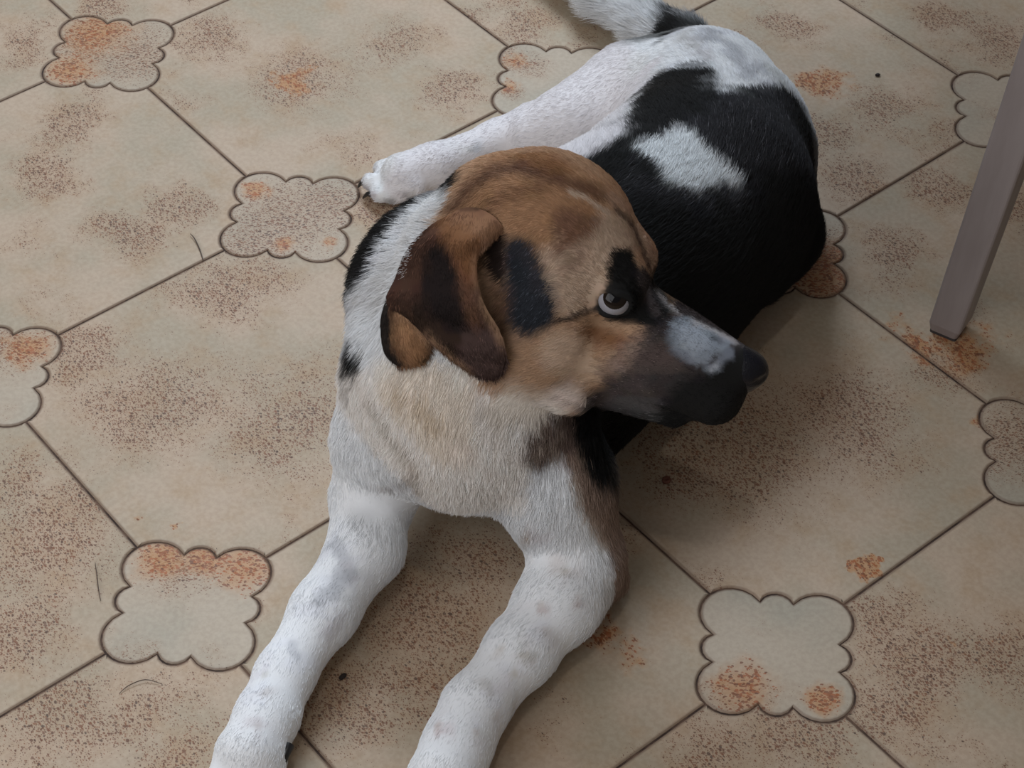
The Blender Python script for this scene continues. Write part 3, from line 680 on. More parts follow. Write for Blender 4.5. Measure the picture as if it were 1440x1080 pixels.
43,-256,75,82,81,81, 43,-261,73,85,86,87, 43,-270,70,87,88,89, 43,-274,68,87,88,89, 43,-281,63,85,86,87, 51,42,209,85,84,85, 47,-180,161,11,11,11, 47,-184,157,11,11,11,
47,-187,154,11,11,11, 47,-191,152,18,16,16, 47,-195,149,32,28,25, 47,-199,147,39,33,29, 47,-203,145,44,38,33, 47,-206,142,51,43,38, 47,-210,140,52,44,39,
47,-214,137,52,44,39, 47,-218,135,54,46,41, 47,-221,132,62,55,50, 47,-224,129,66,60,55, 47,-227,125,66,60,55, 47,-230,121,74,71,69, 47,-232,117,83,84,84,
47,-234,112,87,88,89, 47,-236,107,87,88,89, 47,-269,69,87,88,89, 47,-273,67,80,79,79, 47,-277,64,75,72,72, 47,-280,61,85,86,87, 56,50,209,85,84,85, 55,39,211,85,84,85,
51,-187,148,11,11,11, 51,-192,146,11,11,11, 51,-196,144,11,11,11, 51,-200,142,11,11,11, 51,-204,140,11,11,11, 51,-208,138,35,30,26, 51,-212,135,52,44,39,
51,-216,133,52,44,39, 51,-220,130,52,44,39, 51,-223,127,52,44,39, 51,-226,123,53,45,40, 51,-228,119,62,55,50, 51,-231,115,66,59,54, 51,-233,111,74,71,69,
52,-234,106,83,84,84, 52,-236,101,87,88,89, 52,-238,95,87,88,89, 52,-267,67,87,88,89, 52,-271,65,84,85,86, 52,-275,62,83,83,84, 52,-278,59,87,88,89, 78,500,47,87,88,89,
78,484,27,87,88,89, 72,318,91,85,84,85, 70,275,96,85,84,85, 70,253,84,85,84,85, 62,80,197,85,84,85, 60,47,211,85,84,85, 60,37,213,59,58,59, 60,28,215,11,11,11,
56,-173,146,11,11,11, 56,-193,140,11,11,11, 56,-202,137,11,11,11, 56,-206,135,11,11,11, 56,-210,133,16,15,14, 56,-214,130,48,40,36, 56,-218,128,52,44,39,
56,-224,121,52,44,39, 56,-226,117,52,44,39, 56,-229,113,55,47,42, 56,-231,108,61,54,49, 56,-232,103,66,59,54, 56,-234,98,74,71,69, 56,-236,93,83,84,84,
57,-238,88,87,88,89, 57,-240,84,87,88,89, 57,-253,71,87,88,89, 56,-269,62,87,88,89, 57,-280,46,87,88,89, 66,57,209,85,84,85, 65,45,213,85,84,85, 65,35,215,11,11,11,
65,27,216,11,11,11, 61,-207,129,11,11,11, 61,-211,127,11,11,11, 61,-215,125,52,44,39, 61,-226,110,52,44,39, 61,-228,105,52,44,39, 61,-230,100,55,47,42,
61,-231,95,61,54,49, 61,-233,90,66,59,54, 61,-236,86,74,71,69, 61,-238,82,83,84,84, 61,-241,79,87,88,89, 71,55,211,85,84,85, 70,44,214,59,58,59, 70,34,216,11,11,11,
65,-208,123,11,11,11, 65,-211,120,46,39,35, 65,-215,117,52,44,39, 66,-226,96,52,44,39, 66,-228,91,52,44,39, 66,-230,86,55,47,42, 66,-233,82,61,54,49, 66,-236,79,72,69,67,
66,-240,76,87,88,89, 66,-243,73,87,88,89, 66,-247,70,87,88,89, 66,-250,67,87,88,89, 76,68,207,85,84,85, 75,54,212,80,79,80, 75,43,215,11,11,11, 75,33,216,11,11,11,
70,-201,116,11,11,11, 70,-205,114,32,28,25, 70,-209,111,52,44,39, 71,-226,81,52,44,39, 71,-230,78,52,44,39, 71,-233,76,52,44,39, 71,-237,73,57,51,48, 71,-241,71,66,63,62,
71,-244,68,76,75,76, 71,-247,64,82,82,83, 71,-250,60,80,80,80, 71,-252,55,80,80,80, 71,-254,50,80,80,80, 71,-255,44,83,84,85, 103,497,49,87,88,89, 102,463,42,87,88,89,
93,291,111,85,84,85, 92,264,104,85,84,85, 86,152,165,85,84,85, 82,83,201,85,84,85, 81,66,208,85,84,85, 80,53,213,11,11,11, 80,42,216,11,11,11, 79,24,218,11,11,11,
77,-140,111,11,11,11, 80,-128,69,11,11,11, 76,-229,71,52,44,39, 76,-234,69,52,44,39, 76,-238,66,52,44,39, 76,-241,63,52,44,39, 76,-244,60,52,44,39, 76,-246,55,52,44,39,
76,-248,50,52,44,39, 76,-247,41,52,44,39, 77,-237,21,52,44,39, 90,132,181,85,84,85, 88,114,189,85,84,85, 88,97,196,85,84,85, 87,81,203,80,79,80, 86,65,209,47,47,47,
85,52,213,11,11,11, 85,42,216,11,11,11, 84,32,217,11,11,11, 102,239,116,85,84,85, 99,192,147,85,84,85, 95,145,177,85,84,85, 94,124,187,77,77,77, 93,109,193,42,42,42,
92,94,199,11,11,11, 92,79,204,11,11,11, 91,64,210,11,11,11, 90,52,213,11,11,11, 89,42,216,37,38,38, 89,32,217,11,11,11, 89,24,218,16,16,17, 107,235,127,85,84,85,
104,198,149,85,84,85, 101,160,172,68,68,68, 100,135,185,11,11,11, 99,119,191,11,11,11, 98,105,196,11,11,11, 97,92,200,11,11,11, 96,64,210,11,11,11, 95,52,213,37,38,38,
94,42,216,85,87,88, 94,33,217,37,38,38, 94,24,218,13,13,13, 126,447,54,87,88,89, 125,426,40,87,88,89, 114,273,125,82,82,82, 112,234,134,85,84,85, 110,204,151,85,84,85,
108,177,165,31,31,31, 106,148,181,11,11,11, 104,129,190,11,11,11, 104,115,194,11,11,11, 101,65,209,11,11,11, 100,53,213,59,60,61, 99,42,215,85,87,88, 99,33,217,80,82,83,
98,25,217,11,11,11, 98,17,217,13,13,13, 97,-2,215,17,17,18, 97,-25,210,11,11,11, 99,-111,79,11,11,11, 117,236,139,85,84,85, 115,211,152,85,84,85, 114,191,161,23,23,23,
112,162,177,11,11,11, 110,141,187,11,11,11, 106,65,209,11,11,11, 105,54,212,77,79,80, 104,43,214,85,87,88, 104,34,216,85,87,88, 103,26,217,66,67,68, 103,18,217,11,11,11,
103,11,216,13,13,13, 137,434,56,87,88,89, 137,425,56,87,88,89, 136,418,53,87,88,89, 136,412,50,87,88,89, 127,300,126,87,88,89, 126,283,131,87,88,89, 123,241,143,85,84,85,
121,221,151,82,82,82, 120,201,160,11,11,11, 118,180,170,11,11,11, 116,154,183,11,11,11, 111,77,206,11,11,11, 111,66,208,11,11,11, 110,55,211,85,87,88,
109,35,215,85,87,88, 108,27,216,85,87,88, 108,19,216,55,56,57, 108,12,215,23,24,24, 107,6,215,13,13,13, 107,-1,214,17,17,18, 107,-6,212,17,17,18, 143,431,58,87,88,89,
142,420,59,70,71,72, 142,411,58,60,61,62, 134,321,117,43,44,44, 132,293,131,60,61,62, 130,275,137,87,88,89, 127,231,150,86,87,88, 126,210,160,55,55,55,
124,193,166,11,11,11, 116,77,206,11,11,11, 116,67,208,31,31,32, 115,56,210,85,87,88, 113,28,214,85,87,88, 113,21,215,85,87,88, 113,13,214,85,87,88, 112,7,214,80,82,83,
112,1,213,32,33,33, 112,-5,211,17,17,18, 149,430,59,23,24,24, 148,416,62,11,11,11, 146,396,69,11,11,11, 139,311,125,11,11,11, 136,284,138,87,88,89, 135,268,143,87,88,89,
133,239,151,87,88,89, 132,220,159,87,88,89, 130,203,165,11,11,11, 129,186,171,11,11,11, 127,164,182,11,11,11, 123,108,200,11,11,11, 122,88,204,11,11,11,
121,78,205,11,11,11, 121,68,207,85,87,88, 120,58,209,85,87,88, 118,30,213,85,87,88, 117,8,213,85,87,88, 117,2,212,62,64,64, 117,-4,210,17,17,18, 116,-20,205,12,12,12,
116,-39,197,11,11,11, 115,-56,187,11,11,11, 115,-70,175,11,11,11, 155,432,58,48,48,49, 153,411,66,11,11,11, 152,389,74,11,11,11, 143,298,134,81,82,84,
141,276,143,87,88,89, 140,261,148,87,88,89, 138,232,156,87,88,89, 136,213,164,84,85,87, 135,198,169,11,11,11, 127,88,204,11,11,11, 126,78,205,55,56,57,
126,69,206,85,87,88, 122,10,211,85,87,88, 122,3,210,80,82,83, 122,-2,209,17,17,18, 159,406,69,11,11,11, 157,385,77,11,11,11, 148,288,141,81,82,83, 146,271,148,78,78,78,
145,256,151,87,88,89, 143,226,161,87,88,89, 141,209,167,60,61,62, 140,194,172,11,11,11, 132,88,203,11,11,11, 131,79,204,66,67,68, 131,70,205,85,87,88, 127,5,209,85,87,88,
127,-1,207,16,16,17, 126,-6,206,17,17,18, 165,407,69,63,64,65, 163,384,78,11,11,11, 153,283,146,77,77,77, 151,267,150,77,77,77, 149,238,159,87,88,89,
147,220,165,87,88,89, 146,206,170,52,53,54, 145,191,174,11,11,11, 137,88,203,14,14,15, 137,80,204,39,40,41, 136,71,204,85,87,88, 135,63,205,85,87,88, 132,8,207,85,87,88,
132,2,206,56,57,58, 131,-4,204,17,17,18, 169,387,76,31,32,32, 158,280,148,84,85,86, 155,250,157,77,77,77, 153,217,168,87,88,89, 151,203,172,52,53,54,
150,189,176,11,11,11, 147,154,190,11,11,11, 143,106,202,11,11,11, 142,89,203,17,17,18, 142,81,203,17,17,18, 141,73,203,72,74,75, 141,64,203,85,87,88, 140,56,204,85,87,88,
139,40,205,85,87,88, 137,10,204,85,87,88, 137,4,203,72,73,74, 136,-2,202,17,17,18, 136,-13,199,12,12,13, 136,-31,190,11,11,11, 135,-46,178,11,11,11, 136,-59,164,11,11,11,
165,301,139,84,85,87, 163,278,149,80,81,83, 162,263,154,76,76,77, 161,247,158,77,77,77, 159,231,164,77,77,78, 158,215,169,80,81,82, 157,202,173,52,53,54,
155,188,177,11,11,11, 147,82,202,17,17,18, 146,74,202,17,17,18, 146,66,202,39,40,41, 145,58,202,85,87,88, 145,51,202,85,87,88, 142,13,202,85,87,88, 142,7,201,42,43,44,
142,1,200,17,17,18, 171,301,139,87,88,89, 169,277,150,73,74,76, 167,262,155,71,72,74, 166,246,159,84,85,87, 164,229,165,77,77,78, 163,214,170,77,77,78,
162,201,173,60,61,62, 161,187,177,11,11,11, 151,75,201,17,17,18, 151,68,201,17,17,18, 150,60,200,39,40,41, 150,53,200,85,87,88, 149,46,200,85,87,88, 148,24,199,85,87,88,
148,17,199,85,87,88, 147,10,198,12,12,13, 147,4,197,17,17,18, 174,278,149,71,72,74, 173,261,155,71,72,74, 171,245,160,87,88,89, 168,213,171,77,77,78,
167,201,174,83,85,86, 166,187,177,11,11,11, 165,173,182,11,11,11, 163,155,189,11,11,11, 161,140,194,11,11,11, 160,127,198,11,11,11, 156,70,199,17,17,18,
156,62,199,17,17,18, 155,55,198,48,49,50, 155,48,198,85,87,88, 154,41,197,85,87,88, 153,27,196,85,87,88, 153,20,196,75,76,77, 153,14,195,15,15,15, 180,279,148,71,72,74,
178,262,154,71,72,74, 177,245,160,87,88,89, 175,228,166,87,88,89, 174,213,171,87,88,89, 172,201,173,87,88,89, 171,188,176,79,80,81, 170,174,181,70,71,72,
168,157,187,63,64,65, 167,141,193,60,61,62, 166,129,197,16,16,17, 164,109,199,17,17,18, 162,78,198,17,17,18, 161,65,197,17,17,18, 160,58,196,17,17,18,
160,51,195,56,57,58, 160,44,195,85,87,88, 159,38,194,85,87,88, 159,31,193,85,87,88, 158,24,192,42,43,44, 158,18,192,16,16,17, 157,0,188,11,11,11, 156,-19,179,11,11,11,
156,-35,167,11,11,11, 157,-46,151,11,11,11, 158,-52,130,11,11,11, 186,283,146,85,86,88, 184,265,152,87,88,89, 180,229,166,76,77,79, 179,214,170,87,88,89,
178,202,173,87,88,89, 177,190,175,87,88,89, 176,176,179,87,88,89, 174,160,185,87,88,89, 172,144,191,79,80,81, 171,131,195,17,17,18, 166,60,194,17,17,18,
165,54,193,17,17,18, 165,47,192,66,67,68, 165,41,191,85,87,88, 164,35,190,85,87,88, 164,28,189,59,60,61, 163,22,188,17,17,18, 190,268,149,87,88,89, 188,250,157,71,72,74,
186,230,164,71,72,74, 185,216,169,73,74,76, 183,203,172,87,88,89, 182,191,174,87,88,89, 180,164,182,87,88,89, 178,147,189,63,64,65, 176,133,193,17,17,18,
171,56,191,17,17,18, 170,50,190,17,17,18, 170,44,188,69,70,71, 170,38,187,85,87,88, 169,32,186,78,79,80, 169,26,184,17,17,18, 197,274,145,87,88,89, 192,233,162,71,72,74,
190,218,167,71,72,74, 189,205,170,75,76,78, 188,194,172,84,85,87, 187,181,175,82,83,84, 185,168,179,87,88,89, 184,151,185,38,39,39, 182,137,191,17,17,18,
176,53,187,17,17,18, 175,47,186,17,17,18, 175,42,184,72,73,74, 175,36,182,59,61,62, 175,30,181,17,17,18, 201,261,148,87,88,89, 196,220,165,71,72,74, 194,197,170,71,72,74,
193,185,173,71,72,74, 191,172,176,87,88,89, 190,157,181,13,14,14, 188,141,187,17,17,18, 185,117,193,17,17,18, 183,86,192,17,17,18, 181,62,187,17,17,18,
181,50,183,17,17,18, 181,45,181,11,11,11, 180,40,179,14,14,15, 180,34,177,12,12,13, 179,19,171,11,11,11, 179,1,161,11,11,11, 179,-14,148,11,11,11, 180,-22,129,11,11,11,
184,-13,92,11,11,11, 205,247,152,87,88,89, 202,224,163,87,88,89, 201,212,165,84,85,87, 200,200,168,71,72,74, 198,189,170,71,72,74, 197,176,172,87,88,89,
196,163,176,15,15,16, 208,231,157,87,88,89, 207,216,162,76,77,79, 206,204,164,71,72,74, 203,181,169,87,88,89, 202,169,172,16,16,17, 217,248,145,87,88,89,
212,209,161,72,73,75, 210,198,163,87,88,89, 209,187,165,81,82,84, 208,175,167,17,17,18, 218,215,156,78,79,79, 217,203,158,82,83,84, 216,192,160,81,82,84,
214,181,162,16,16,17, 210,140,175,17,17,18, 205,98,182,17,17,18, 204,74,176,17,17,18, 203,54,167,11,11,11, 202,38,155,11,11,11, 203,25,139,11,11,11, 204,18,118,11,11,11,
208,26,83,11,11,11, 222,199,155,80,81,82, 221,188,157,12,12,12, 229,207,149,78,79,79, 228,196,150,11,11,11, 227,186,152,16,16,17, 236,217,141,87,88,89,
235,206,143,79,80,81, 234,195,145,12,12,12, 232,185,146,16,16,17, 243,221,131,87,88,89, 241,207,135,79,80,81, 240,196,137,11,11,11, 239,186,138,11,11,11,
238,176,139,13,13,13, 232,136,152,17,17,18, 227,93,161,17,17,18, 226,72,152,11,11,11, 226,58,137,11,11,11, 228,50,117,11,11,11, 232,56,83,11,11,11, 248,213,124,84,85,87,
247,200,127,52,53,54, 245,190,128,11,11,11, 244,180,129,11,11,11, 243,171,130,11,11,11, 253,197,115,67,68,69, 252,186,117,11,11,11, 264,126,48,11,11,11,
-42,-143,314,65,52,41, -42,-146,312,68,55,44, -42,-148,311,68,55,44, -42,-149,309,68,55,44, -39,-132,322,63,51,41, -39,-136,321,59,47,37, -39,-138,320,51,40,32,
-39,-141,319,47,37,30, -39,-143,317,56,43,34, -39,-145,316,62,49,39, -39,-151,310,67,54,43, -39,-153,309,67,54,43, -39,-154,306,68,55,44, -39,-156,304,68,55,44,
-37,-128,325,67,54,43, -37,-132,324,63,50,40, -37,-135,324,57,45,36, -37,-138,323,49,38,31, -37,-140,322,43,33,26, -37,-143,320,42,31,24, -37,-145,319,53,40,30,
-37,-147,317,59,46,35, -37,-151,314,65,51,39, -37,-154,310,66,53,41, -37,-157,306,67,53,42, -37,-159,303,67,54,43, -37,-160,301,68,54,43, -37,-161,299,68,55,44,
-34,-127,327,67,54,42, -34,-131,327,63,50,39, -34,-134,326,56,44,35, -34,-137,325,49,38,30, -34,-140,324,43,32,26, -34,-142,323,42,31,24, -34,-144,322,51,38,29,
-34,-147,320,55,42,31, -34,-162,300,68,55,44, -34,-164,298,68,55,44, -34,-165,295,68,55,44, -32,-121,329,68,55,44, -32,-125,329,67,54,43, -32,-129,329,62,49,39,
-31,-133,329,54,42,33, -31,-136,328,48,37,29, -31,-139,327,42,31,24, -31,-141,326,44,32,25, -31,-144,325,51,38,29, -31,-146,323,58,44,33, -31,-148,322,62,47,35,
-31,-150,320,63,48,36, -31,-153,316,63,48,36, -31,-157,312,63,48,36, -31,-159,308,65,50,38, -31,-162,303,67,54,43, -31,-164,298,68,55,44, -31,-166,296,68,55,44,
-31,-167,294,68,55,44, -31,-169,291,68,55,44, -31,-170,289,68,55,44, -29,-118,330,68,55,44, -29,-123,331,67,54,43, -29,-127,331,64,51,40, -29,-131,331,56,43,34,
-29,-134,330,46,35,28, -29,-137,329,40,29,23, -29,-140,328,44,32,25, -29,-143,327,52,39,30, -29,-145,326,58,44,33, -29,-147,324,62,47,35, -29,-171,290,68,55,44,
-29,-172,288,68,55,44, -29,-174,286,68,55,44, -29,-176,284,68,55,44, -27,-115,330,68,55,44, -26,-121,332,67,54,43, -26,-125,332,64,51,40, -26,-129,332,57,44,35,
-26,-133,332,46,35,28, -26,-136,331,44,32,25, -26,-139,330,47,35,27, -26,-141,329,52,39,30, -26,-144,328,59,45,34, -26,-146,327,63,48,36, -26,-148,325,63,48,36,
-26,-152,322,63,48,36, -26,-156,318,63,48,36, -26,-159,314,63,48,36, -26,-161,309,65,51,39, -26,-164,305,68,54,43, -26,-166,300,68,55,44, -26,-168,295,68,55,44,
-26,-171,290,68,55,44, -26,-174,286,68,55,44, -26,-176,284,68,55,44, -26,-178,282,68,55,44, -26,-179,280,68,55,44, -26,-181,278,68,55,44, -24,-110,330,68,55,44,
-24,-117,333,67,54,43, -24,-123,334,66,53,41, -24,-127,334,59,46,36, -24,-131,334,50,38,29, -24,-134,333,40,29,23, -24,-137,332,46,34,26, -24,-140,332,52,39,30,
-24,-143,330,59,45,34, -24,-145,329,63,48,36, -24,-181,279,68,55,44, -24,-183,277,68,55,44, -24,-184,274,68,55,44, -24,-186,272,68,55,44, -21,-113,333,68,54,43,
-21,-119,334,67,53,42, -21,-124,335,63,49,38, -21,-128,335,55,42,32, -21,-132,335,46,34,26, -21,-135,334,40,29,23, -21,-138,333,49,37,28, -21,-141,332,57,43,32,
-21,-144,331,63,48,36, -21,-146,330,63,48,36, -21,-151,327,63,48,35, -21,-154,324,63,48,36, -21,-158,320,63,48,36, -21,-161,316,63,48,36, -21,-163,311,66,51,40,
-21,-166,306,68,55,44, -21,-168,301,68,55,44, -21,-170,296,68,55,44, -21,-172,292,68,55,44, -21,-176,287,68,55,44, -21,-179,283,68,55,44, -21,-182,279,68,55,44,
-21,-185,275,68,55,44, -21,-186,273,68,55,44, -21,-188,270,68,55,44, -21,-189,268,68,55,44, -21,-190,266,68,55,44, -19,-107,331,68,55,44, -19,-116,334,67,53,42,
-19,-121,336,63,50,38, -19,-126,336,58,44,34, -19,-129,336,49,37,28, -18,-133,336,44,32,25, -18,-136,335,46,34,26, -18,-139,334,54,41,31, -18,-142,333,61,46,34,
-18,-166,310,67,54,43, -18,-167,307,68,55,44, -18,-168,305,68,55,44, -18,-169,302,68,55,44, -18,-169,299,68,55,44, -18,-171,297,68,55,44, -18,-172,294,68,55,44,
-18,-173,292,68,55,44, -18,-191,266,68,55,44, -18,-192,264,68,55,44, -18,-193,261,68,55,44, -16,-110,334,67,54,42, -16,-117,336,66,52,40, -16,-122,337,61,47,36,
-16,-127,337,51,38,29, -16,-131,337,42,31,24, -16,-134,337,42,31,24, -16,-137,336,52,39,30, -16,-140,335,59,45,34, -16,-143,334,63,48,36, -16,-148,332,58,44,32,
-16,-153,329,57,43,32, -16,-156,326,63,48,36, -16,-160,322,63,48,36, -16,-163,318,63,48,36, -16,-166,313,66,53,41, -16,-167,311,68,54,43, -16,-168,308,42,34,27,
-16,-169,306,31,25,21, -16,-170,303,31,25,21, -16,-170,300,31,25,21, -16,-171,298,31,25,21, -16,-173,295,42,34,27, -16,-174,293,65,52,42, -16,-175,291,65,52,42,
-16,-177,289,64,51,41, -16,-180,285,62,50,40, -16,-182,283,62,50,40, -16,-183,280,62,50,40, -16,-186,276,64,51,41, -16,-189,272,65,52,42, -16,-192,267,68,55,44,
-16,-194,262,68,55,44, -16,-195,259,68,55,44, -16,-196,257,68,55,44, -16,-197,254,68,55,44, -13,-113,335,66,52,41, -13,-119,337,62,48,37, -13,-124,338,54,41,31,
-13,-128,338,46,34,26, -13,-132,338,40,29,23, -13,-135,338,49,37,28, -13,-138,337,57,43,32, -13,-164,319,64,49,36, -13,-165,317,65,51,39, -13,-167,314,67,53,42,
-13,-168,312,21,17,15, -13,-169,309,14,11,10, -13,-170,307,14,11,10, -13,-171,304,14,11,10, -13,-172,301,14,11,10, -13,-172,299,14,11,10, -13,-174,296,14,11,10,
-13,-175,294,14,11,10, -13,-176,292,44,35,28, -13,-178,289,58,46,37, -13,-179,287,55,43,34, -13,-181,285,51,40,32, -13,-182,283,55,43,34, -13,-184,281,55,43,34,
-13,-186,279,55,43,34, -13,-187,277,55,43,34, -13,-188,275,56,45,36, -13,-190,272,59,47,38, -13,-192,268,62,50,40, -13,-194,265,65,52,42, -13,-198,255,68,55,44,
-13,-199,252,68,55,44, -13,-200,249,68,55,44, -13,-201,246,68,55,44, -13,-201,243,68,55,44, -13,-202,240,68,55,44, -13,-202,237,68,55,44, -13,-203,234,68,55,44,
-13,-203,230,68,55,44, -13,-204,227,68,55,44, -11,-104,332,66,52,41, -11,-114,337,65,51,39, -11,-120,338,60,46,35, -11,-125,339,51,38,29, -11,-129,339,42,31,24,
-11,-133,339,44,32,25, -11,-136,338,52,39,30, -11,-139,338,61,46,34, -11,-145,336,63,48,35, -11,-150,333,52,39,29, -11,-154,331,55,41,31, -11,-158,327,63,48,36,
-11,-162,324,63,48,36, -11,-165,320,64,49,37, -11,-167,318,43,34,27, -11,-168,315,14,11,10, -11,-169,313,14,11,10, -11,-170,310,14,11,10, -11,-172,305,14,11,10,
-11,-174,300,14,11,10, -11,-176,295,14,11,10, -11,-177,292,14,11,10, -11,-179,290,30,24,19, -11,-180,288,51,40,32, -11,-182,286,46,35,28, -11,-183,284,42,32,25,
-11,-185,282,44,34,26, -11,-186,280,44,34,26, -11,-188,277,46,35,28, -11,-189,275,46,35,28, -11,-191,273,50,39,31, -11,-192,271,51,40,32, -11,-193,268,53,42,33,
-11,-194,266,59,47,38, -11,-196,264,59,47,38, -11,-197,261,64,51,41, -11,-198,258,65,52,42, -11,-200,253,68,55,44, -11,-201,247,68,55,44, -11,-203,241,68,55,44,
-11,-204,235,68,55,44, -11,-204,228,68,55,44, -11,-204,224,68,55,44, -11,-204,220,68,55,44, -11,-205,217,68,55,44, -11,-205,213,70,58,49, -11,-205,210,74,65,58,
-11,-206,206,79,73,67, -11,-207,203,81,77,73, -11,-208,201,84,81,77, -11,-211,196,84,81,77, -8,-107,334,66,51,40, -8,-121,339,59,45,34, -8,-126,340,47,35,27,
-8,-134,340,47,35,27, -8,-137,339,57,43,32, -8,-140,338,63,48,36, -8,-166,321,64,50,37, -8,-168,318,14,11,10, -8,-169,316,14,11,10, -8,-178,293,14,11,10,
-8,-179,291,14,11,10, -8,-181,289,26,21,17, -8,-182,287,48,37,29, -8,-190,276,40,30,23, -8,-191,274,40,30,23, -8,-193,271,42,32,25, -8,-194,269,44,34,26,
-8,-195,267,50,39,31, -8,-196,264,51,40,32, -8,-198,262,53,42,33, -8,-199,259,59,47,38, -8,-201,254,65,52,42, -8,-205,217,68,55,44, -8,-205,213,72,62,54,
-8,-205,210,77,70,64, -8,-206,206,81,77,73, -8,-206,203,84,81,77, -6,-110,336,65,51,39, -6,-117,339,63,48,36, -6,-127,341,47,35,27, -6,-135,340,47,35,27,
-6,-138,340,59,45,34, -6,-141,339,63,48,36, -6,-147,337,60,45,34, -6,-152,335,49,36,27, -6,-156,332,60,45,34, -6,-160,329,63,48,36, -6,-164,325,63,48,36,
-5,-167,321,64,50,38, -5,-169,319,14,11,10, -5,-170,317,14,11,10, -5,-171,315,14,11,10, -5,-172,313,14,11,10, -5,-174,310,14,11,10, -5,-175,307,14,11,10,
-5,-175,305,14,11,10, -5,-176,302,14,11,10, -5,-177,299,14,11,10, -5,-178,297,14,11,10, -5,-179,294,14,11,10, -5,-180,292,14,11,10, -5,-182,289,14,11,10,
-5,-183,287,44,35,29, -5,-184,285,38,29,24, -5,-186,283,37,28,22, -5,-189,279,37,28,22, -5,-192,274,38,28,23, -5,-194,270,40,30,23, -5,-196,267,40,30,23,
-5,-197,265,42,32,25, -5,-198,262,44,34,26, -5,-199,260,50,39,31, -5,-200,257,55,43,34, -5,-201,255,62,50,40, -5,-203,249,68,55,44, -5,-204,243,68,55,44,
-5,-205,236,68,55,44, -5,-206,229,68,55,44, -5,-205,221,69,57,47, -5,-205,217,69,56,46, -5,-205,213,74,65,58, -5,-205,209,78,71,66, -5,-205,206,84,81,77,
-5,-207,199,84,81,77, -5,-209,194,84,81,77, -3,-111,338,65,50,38, -3,-132,342,40,29,23, -3,-135,341,47,35,27, -3,-139,341,59,45,34, -3,-168,322,64,50,38,
-3,-170,320,44,34,27, -3,-171,318,39,31,25, -3,-172,316,33,27,23, -3,-173,313,29,24,21, -3,-175,311,26,22,20, -3,-176,308,24,20,19, -3,-176,306,24,20,19,
-3,-177,303,24,20,19, -3,-178,300,24,20,19, -3,-179,298,26,22,20, -3,-180,295,36,30,27, -3,-181,293,39,33,28, -3,-182,290,34,28,25, -3,-184,288,30,24,22,
-3,-185,286,32,26,23, -3,-194,273,33,26,22, -3,-198,266,40,31,24, -3,-199,263,43,33,26, -3,-200,261,48,37,29, -3,-201,258,55,43,34, -3,-206,218,70,59,49,
-3,-205,214,75,67,59, -3,-205,209,79,73,67, -3,-205,205,84,81,77, 0,-113,339,64,50,38, 0,-119,341,62,47,35, 0,-124,342,54,40,30, 0,-129,342,46,34,26, 0,-133,342,40,29,23,
0,-136,342,51,38,29, 0,-140,341,61,46,34, 0,-143,341,63,48,36, 0,-148,339,56,42,31, 0,-153,336,51,38,28, 0,-158,334,61,46,34, 0,-162,330,63,48,36, 0,-166,327,63,48,36,
0,-169,323,64,49,37, 0,-170,321,57,45,35, 0,-172,319,49,39,32, 0,-173,317,32,27,25, 0,-174,314,16,17,19, 0,-176,312,16,17,19, 0,-177,309,16,16,19, 0,-178,304,15,16,18,
0,-179,301,15,16,18, 0,-180,299,15,16,18, 0,-181,296,15,16,18, 0,-182,293,15,16,18, 0,-183,291,15,16,18, 0,-184,289,22,20,21, 0,-186,286,20,18,19, 0,-187,284,20,18,19,
0,-190,280,22,19,19, 0,-193,275,22,19,19, 0,-196,271,27,22,20, 0,-197,268,27,22,20, 0,-198,266,33,27,23, 0,-199,264,41,33,27, 0,-201,261,55,44,35, 0,-202,258,59,47,38,
0,-203,256,65,52,42, 0,-204,250,68,55,44, 0,-206,244,68,55,44, 0,-207,238,68,55,44, 0,-207,230,69,56,46, 0,-207,222,72,62,54, 0,-206,214,76,69,62, 0,-205,205,84,81,77,
0,-205,198,84,81,77, 0,-207,192,84,81,77, 2,-101,333,66,53,41, 2,-114,340,63,49,37, 2,-125,343,51,38,28, 2,-130,343,44,32,24, 2,-134,343,42,31,24, 2,-137,343,52,39,30,
2,-140,342,61,46,34, 2,-170,324,63,48,36, 2,-171,322,52,41,31, 2,-173,320,40,32,26, 2,-174,317,16,17,19, 2,-175,315,18,18,20, 2,-195,274,15,16,18, 2,-196,271,15,16,18,
2,-197,269,20,18,19, 2,-199,267,25,22,21, 2,-200,264,39,32,27, 2,-201,262,52,42,35, 2,-202,259,64,52,42, 5,-106,336,66,52,41, 5,-121,343,55,41,29, 5,-130,344,41,29,22,
5,-134,344,40,29,23, 5,-138,343,54,41,31, 5,-141,343,61,46,34, 5,-144,342,63,48,36, 5,-150,340,53,39,29, 5,-155,338,53,39,29, 5,-159,335,63,48,36, 5,-163,332,63,48,36,
5,-167,328,63,48,36, 5,-170,324,63,48,36, 5,-172,322,52,40,31, 5,-173,320,40,32,26, 5,-175,318,17,18,20, 5,-176,316,19,19,21, 5,-178,311,18,18,20, 5,-180,306,15,16,18,
5,-182,300,15,16,18, 5,-183,295,15,16,18, 5,-186,290,15,16,18, 5,-188,285,15,16,18, 5,-191,281,15,16,18, 5,-194,276,15,16,18, 5,-196,272,15,16,18, 5,-198,269,15,16,18,
5,-199,267,15,16,18, 5,-200,265,32,27,25, 5,-201,262,48,39,33, 5,-202,259,60,48,39, 5,-203,257,66,53,43, 5,-205,251,68,55,44, 5,-207,245,68,55,44, 5,-208,239,68,55,44,
5,-208,232,68,55,44, 5,-208,224,72,61,52, 5,-206,214,77,70,63, 5,-205,205,82,78,74, 5,-204,196,84,81,77, 5,-205,190,84,81,77, 7,-108,338,64,50,39, 7,-135,344,40,29,23,
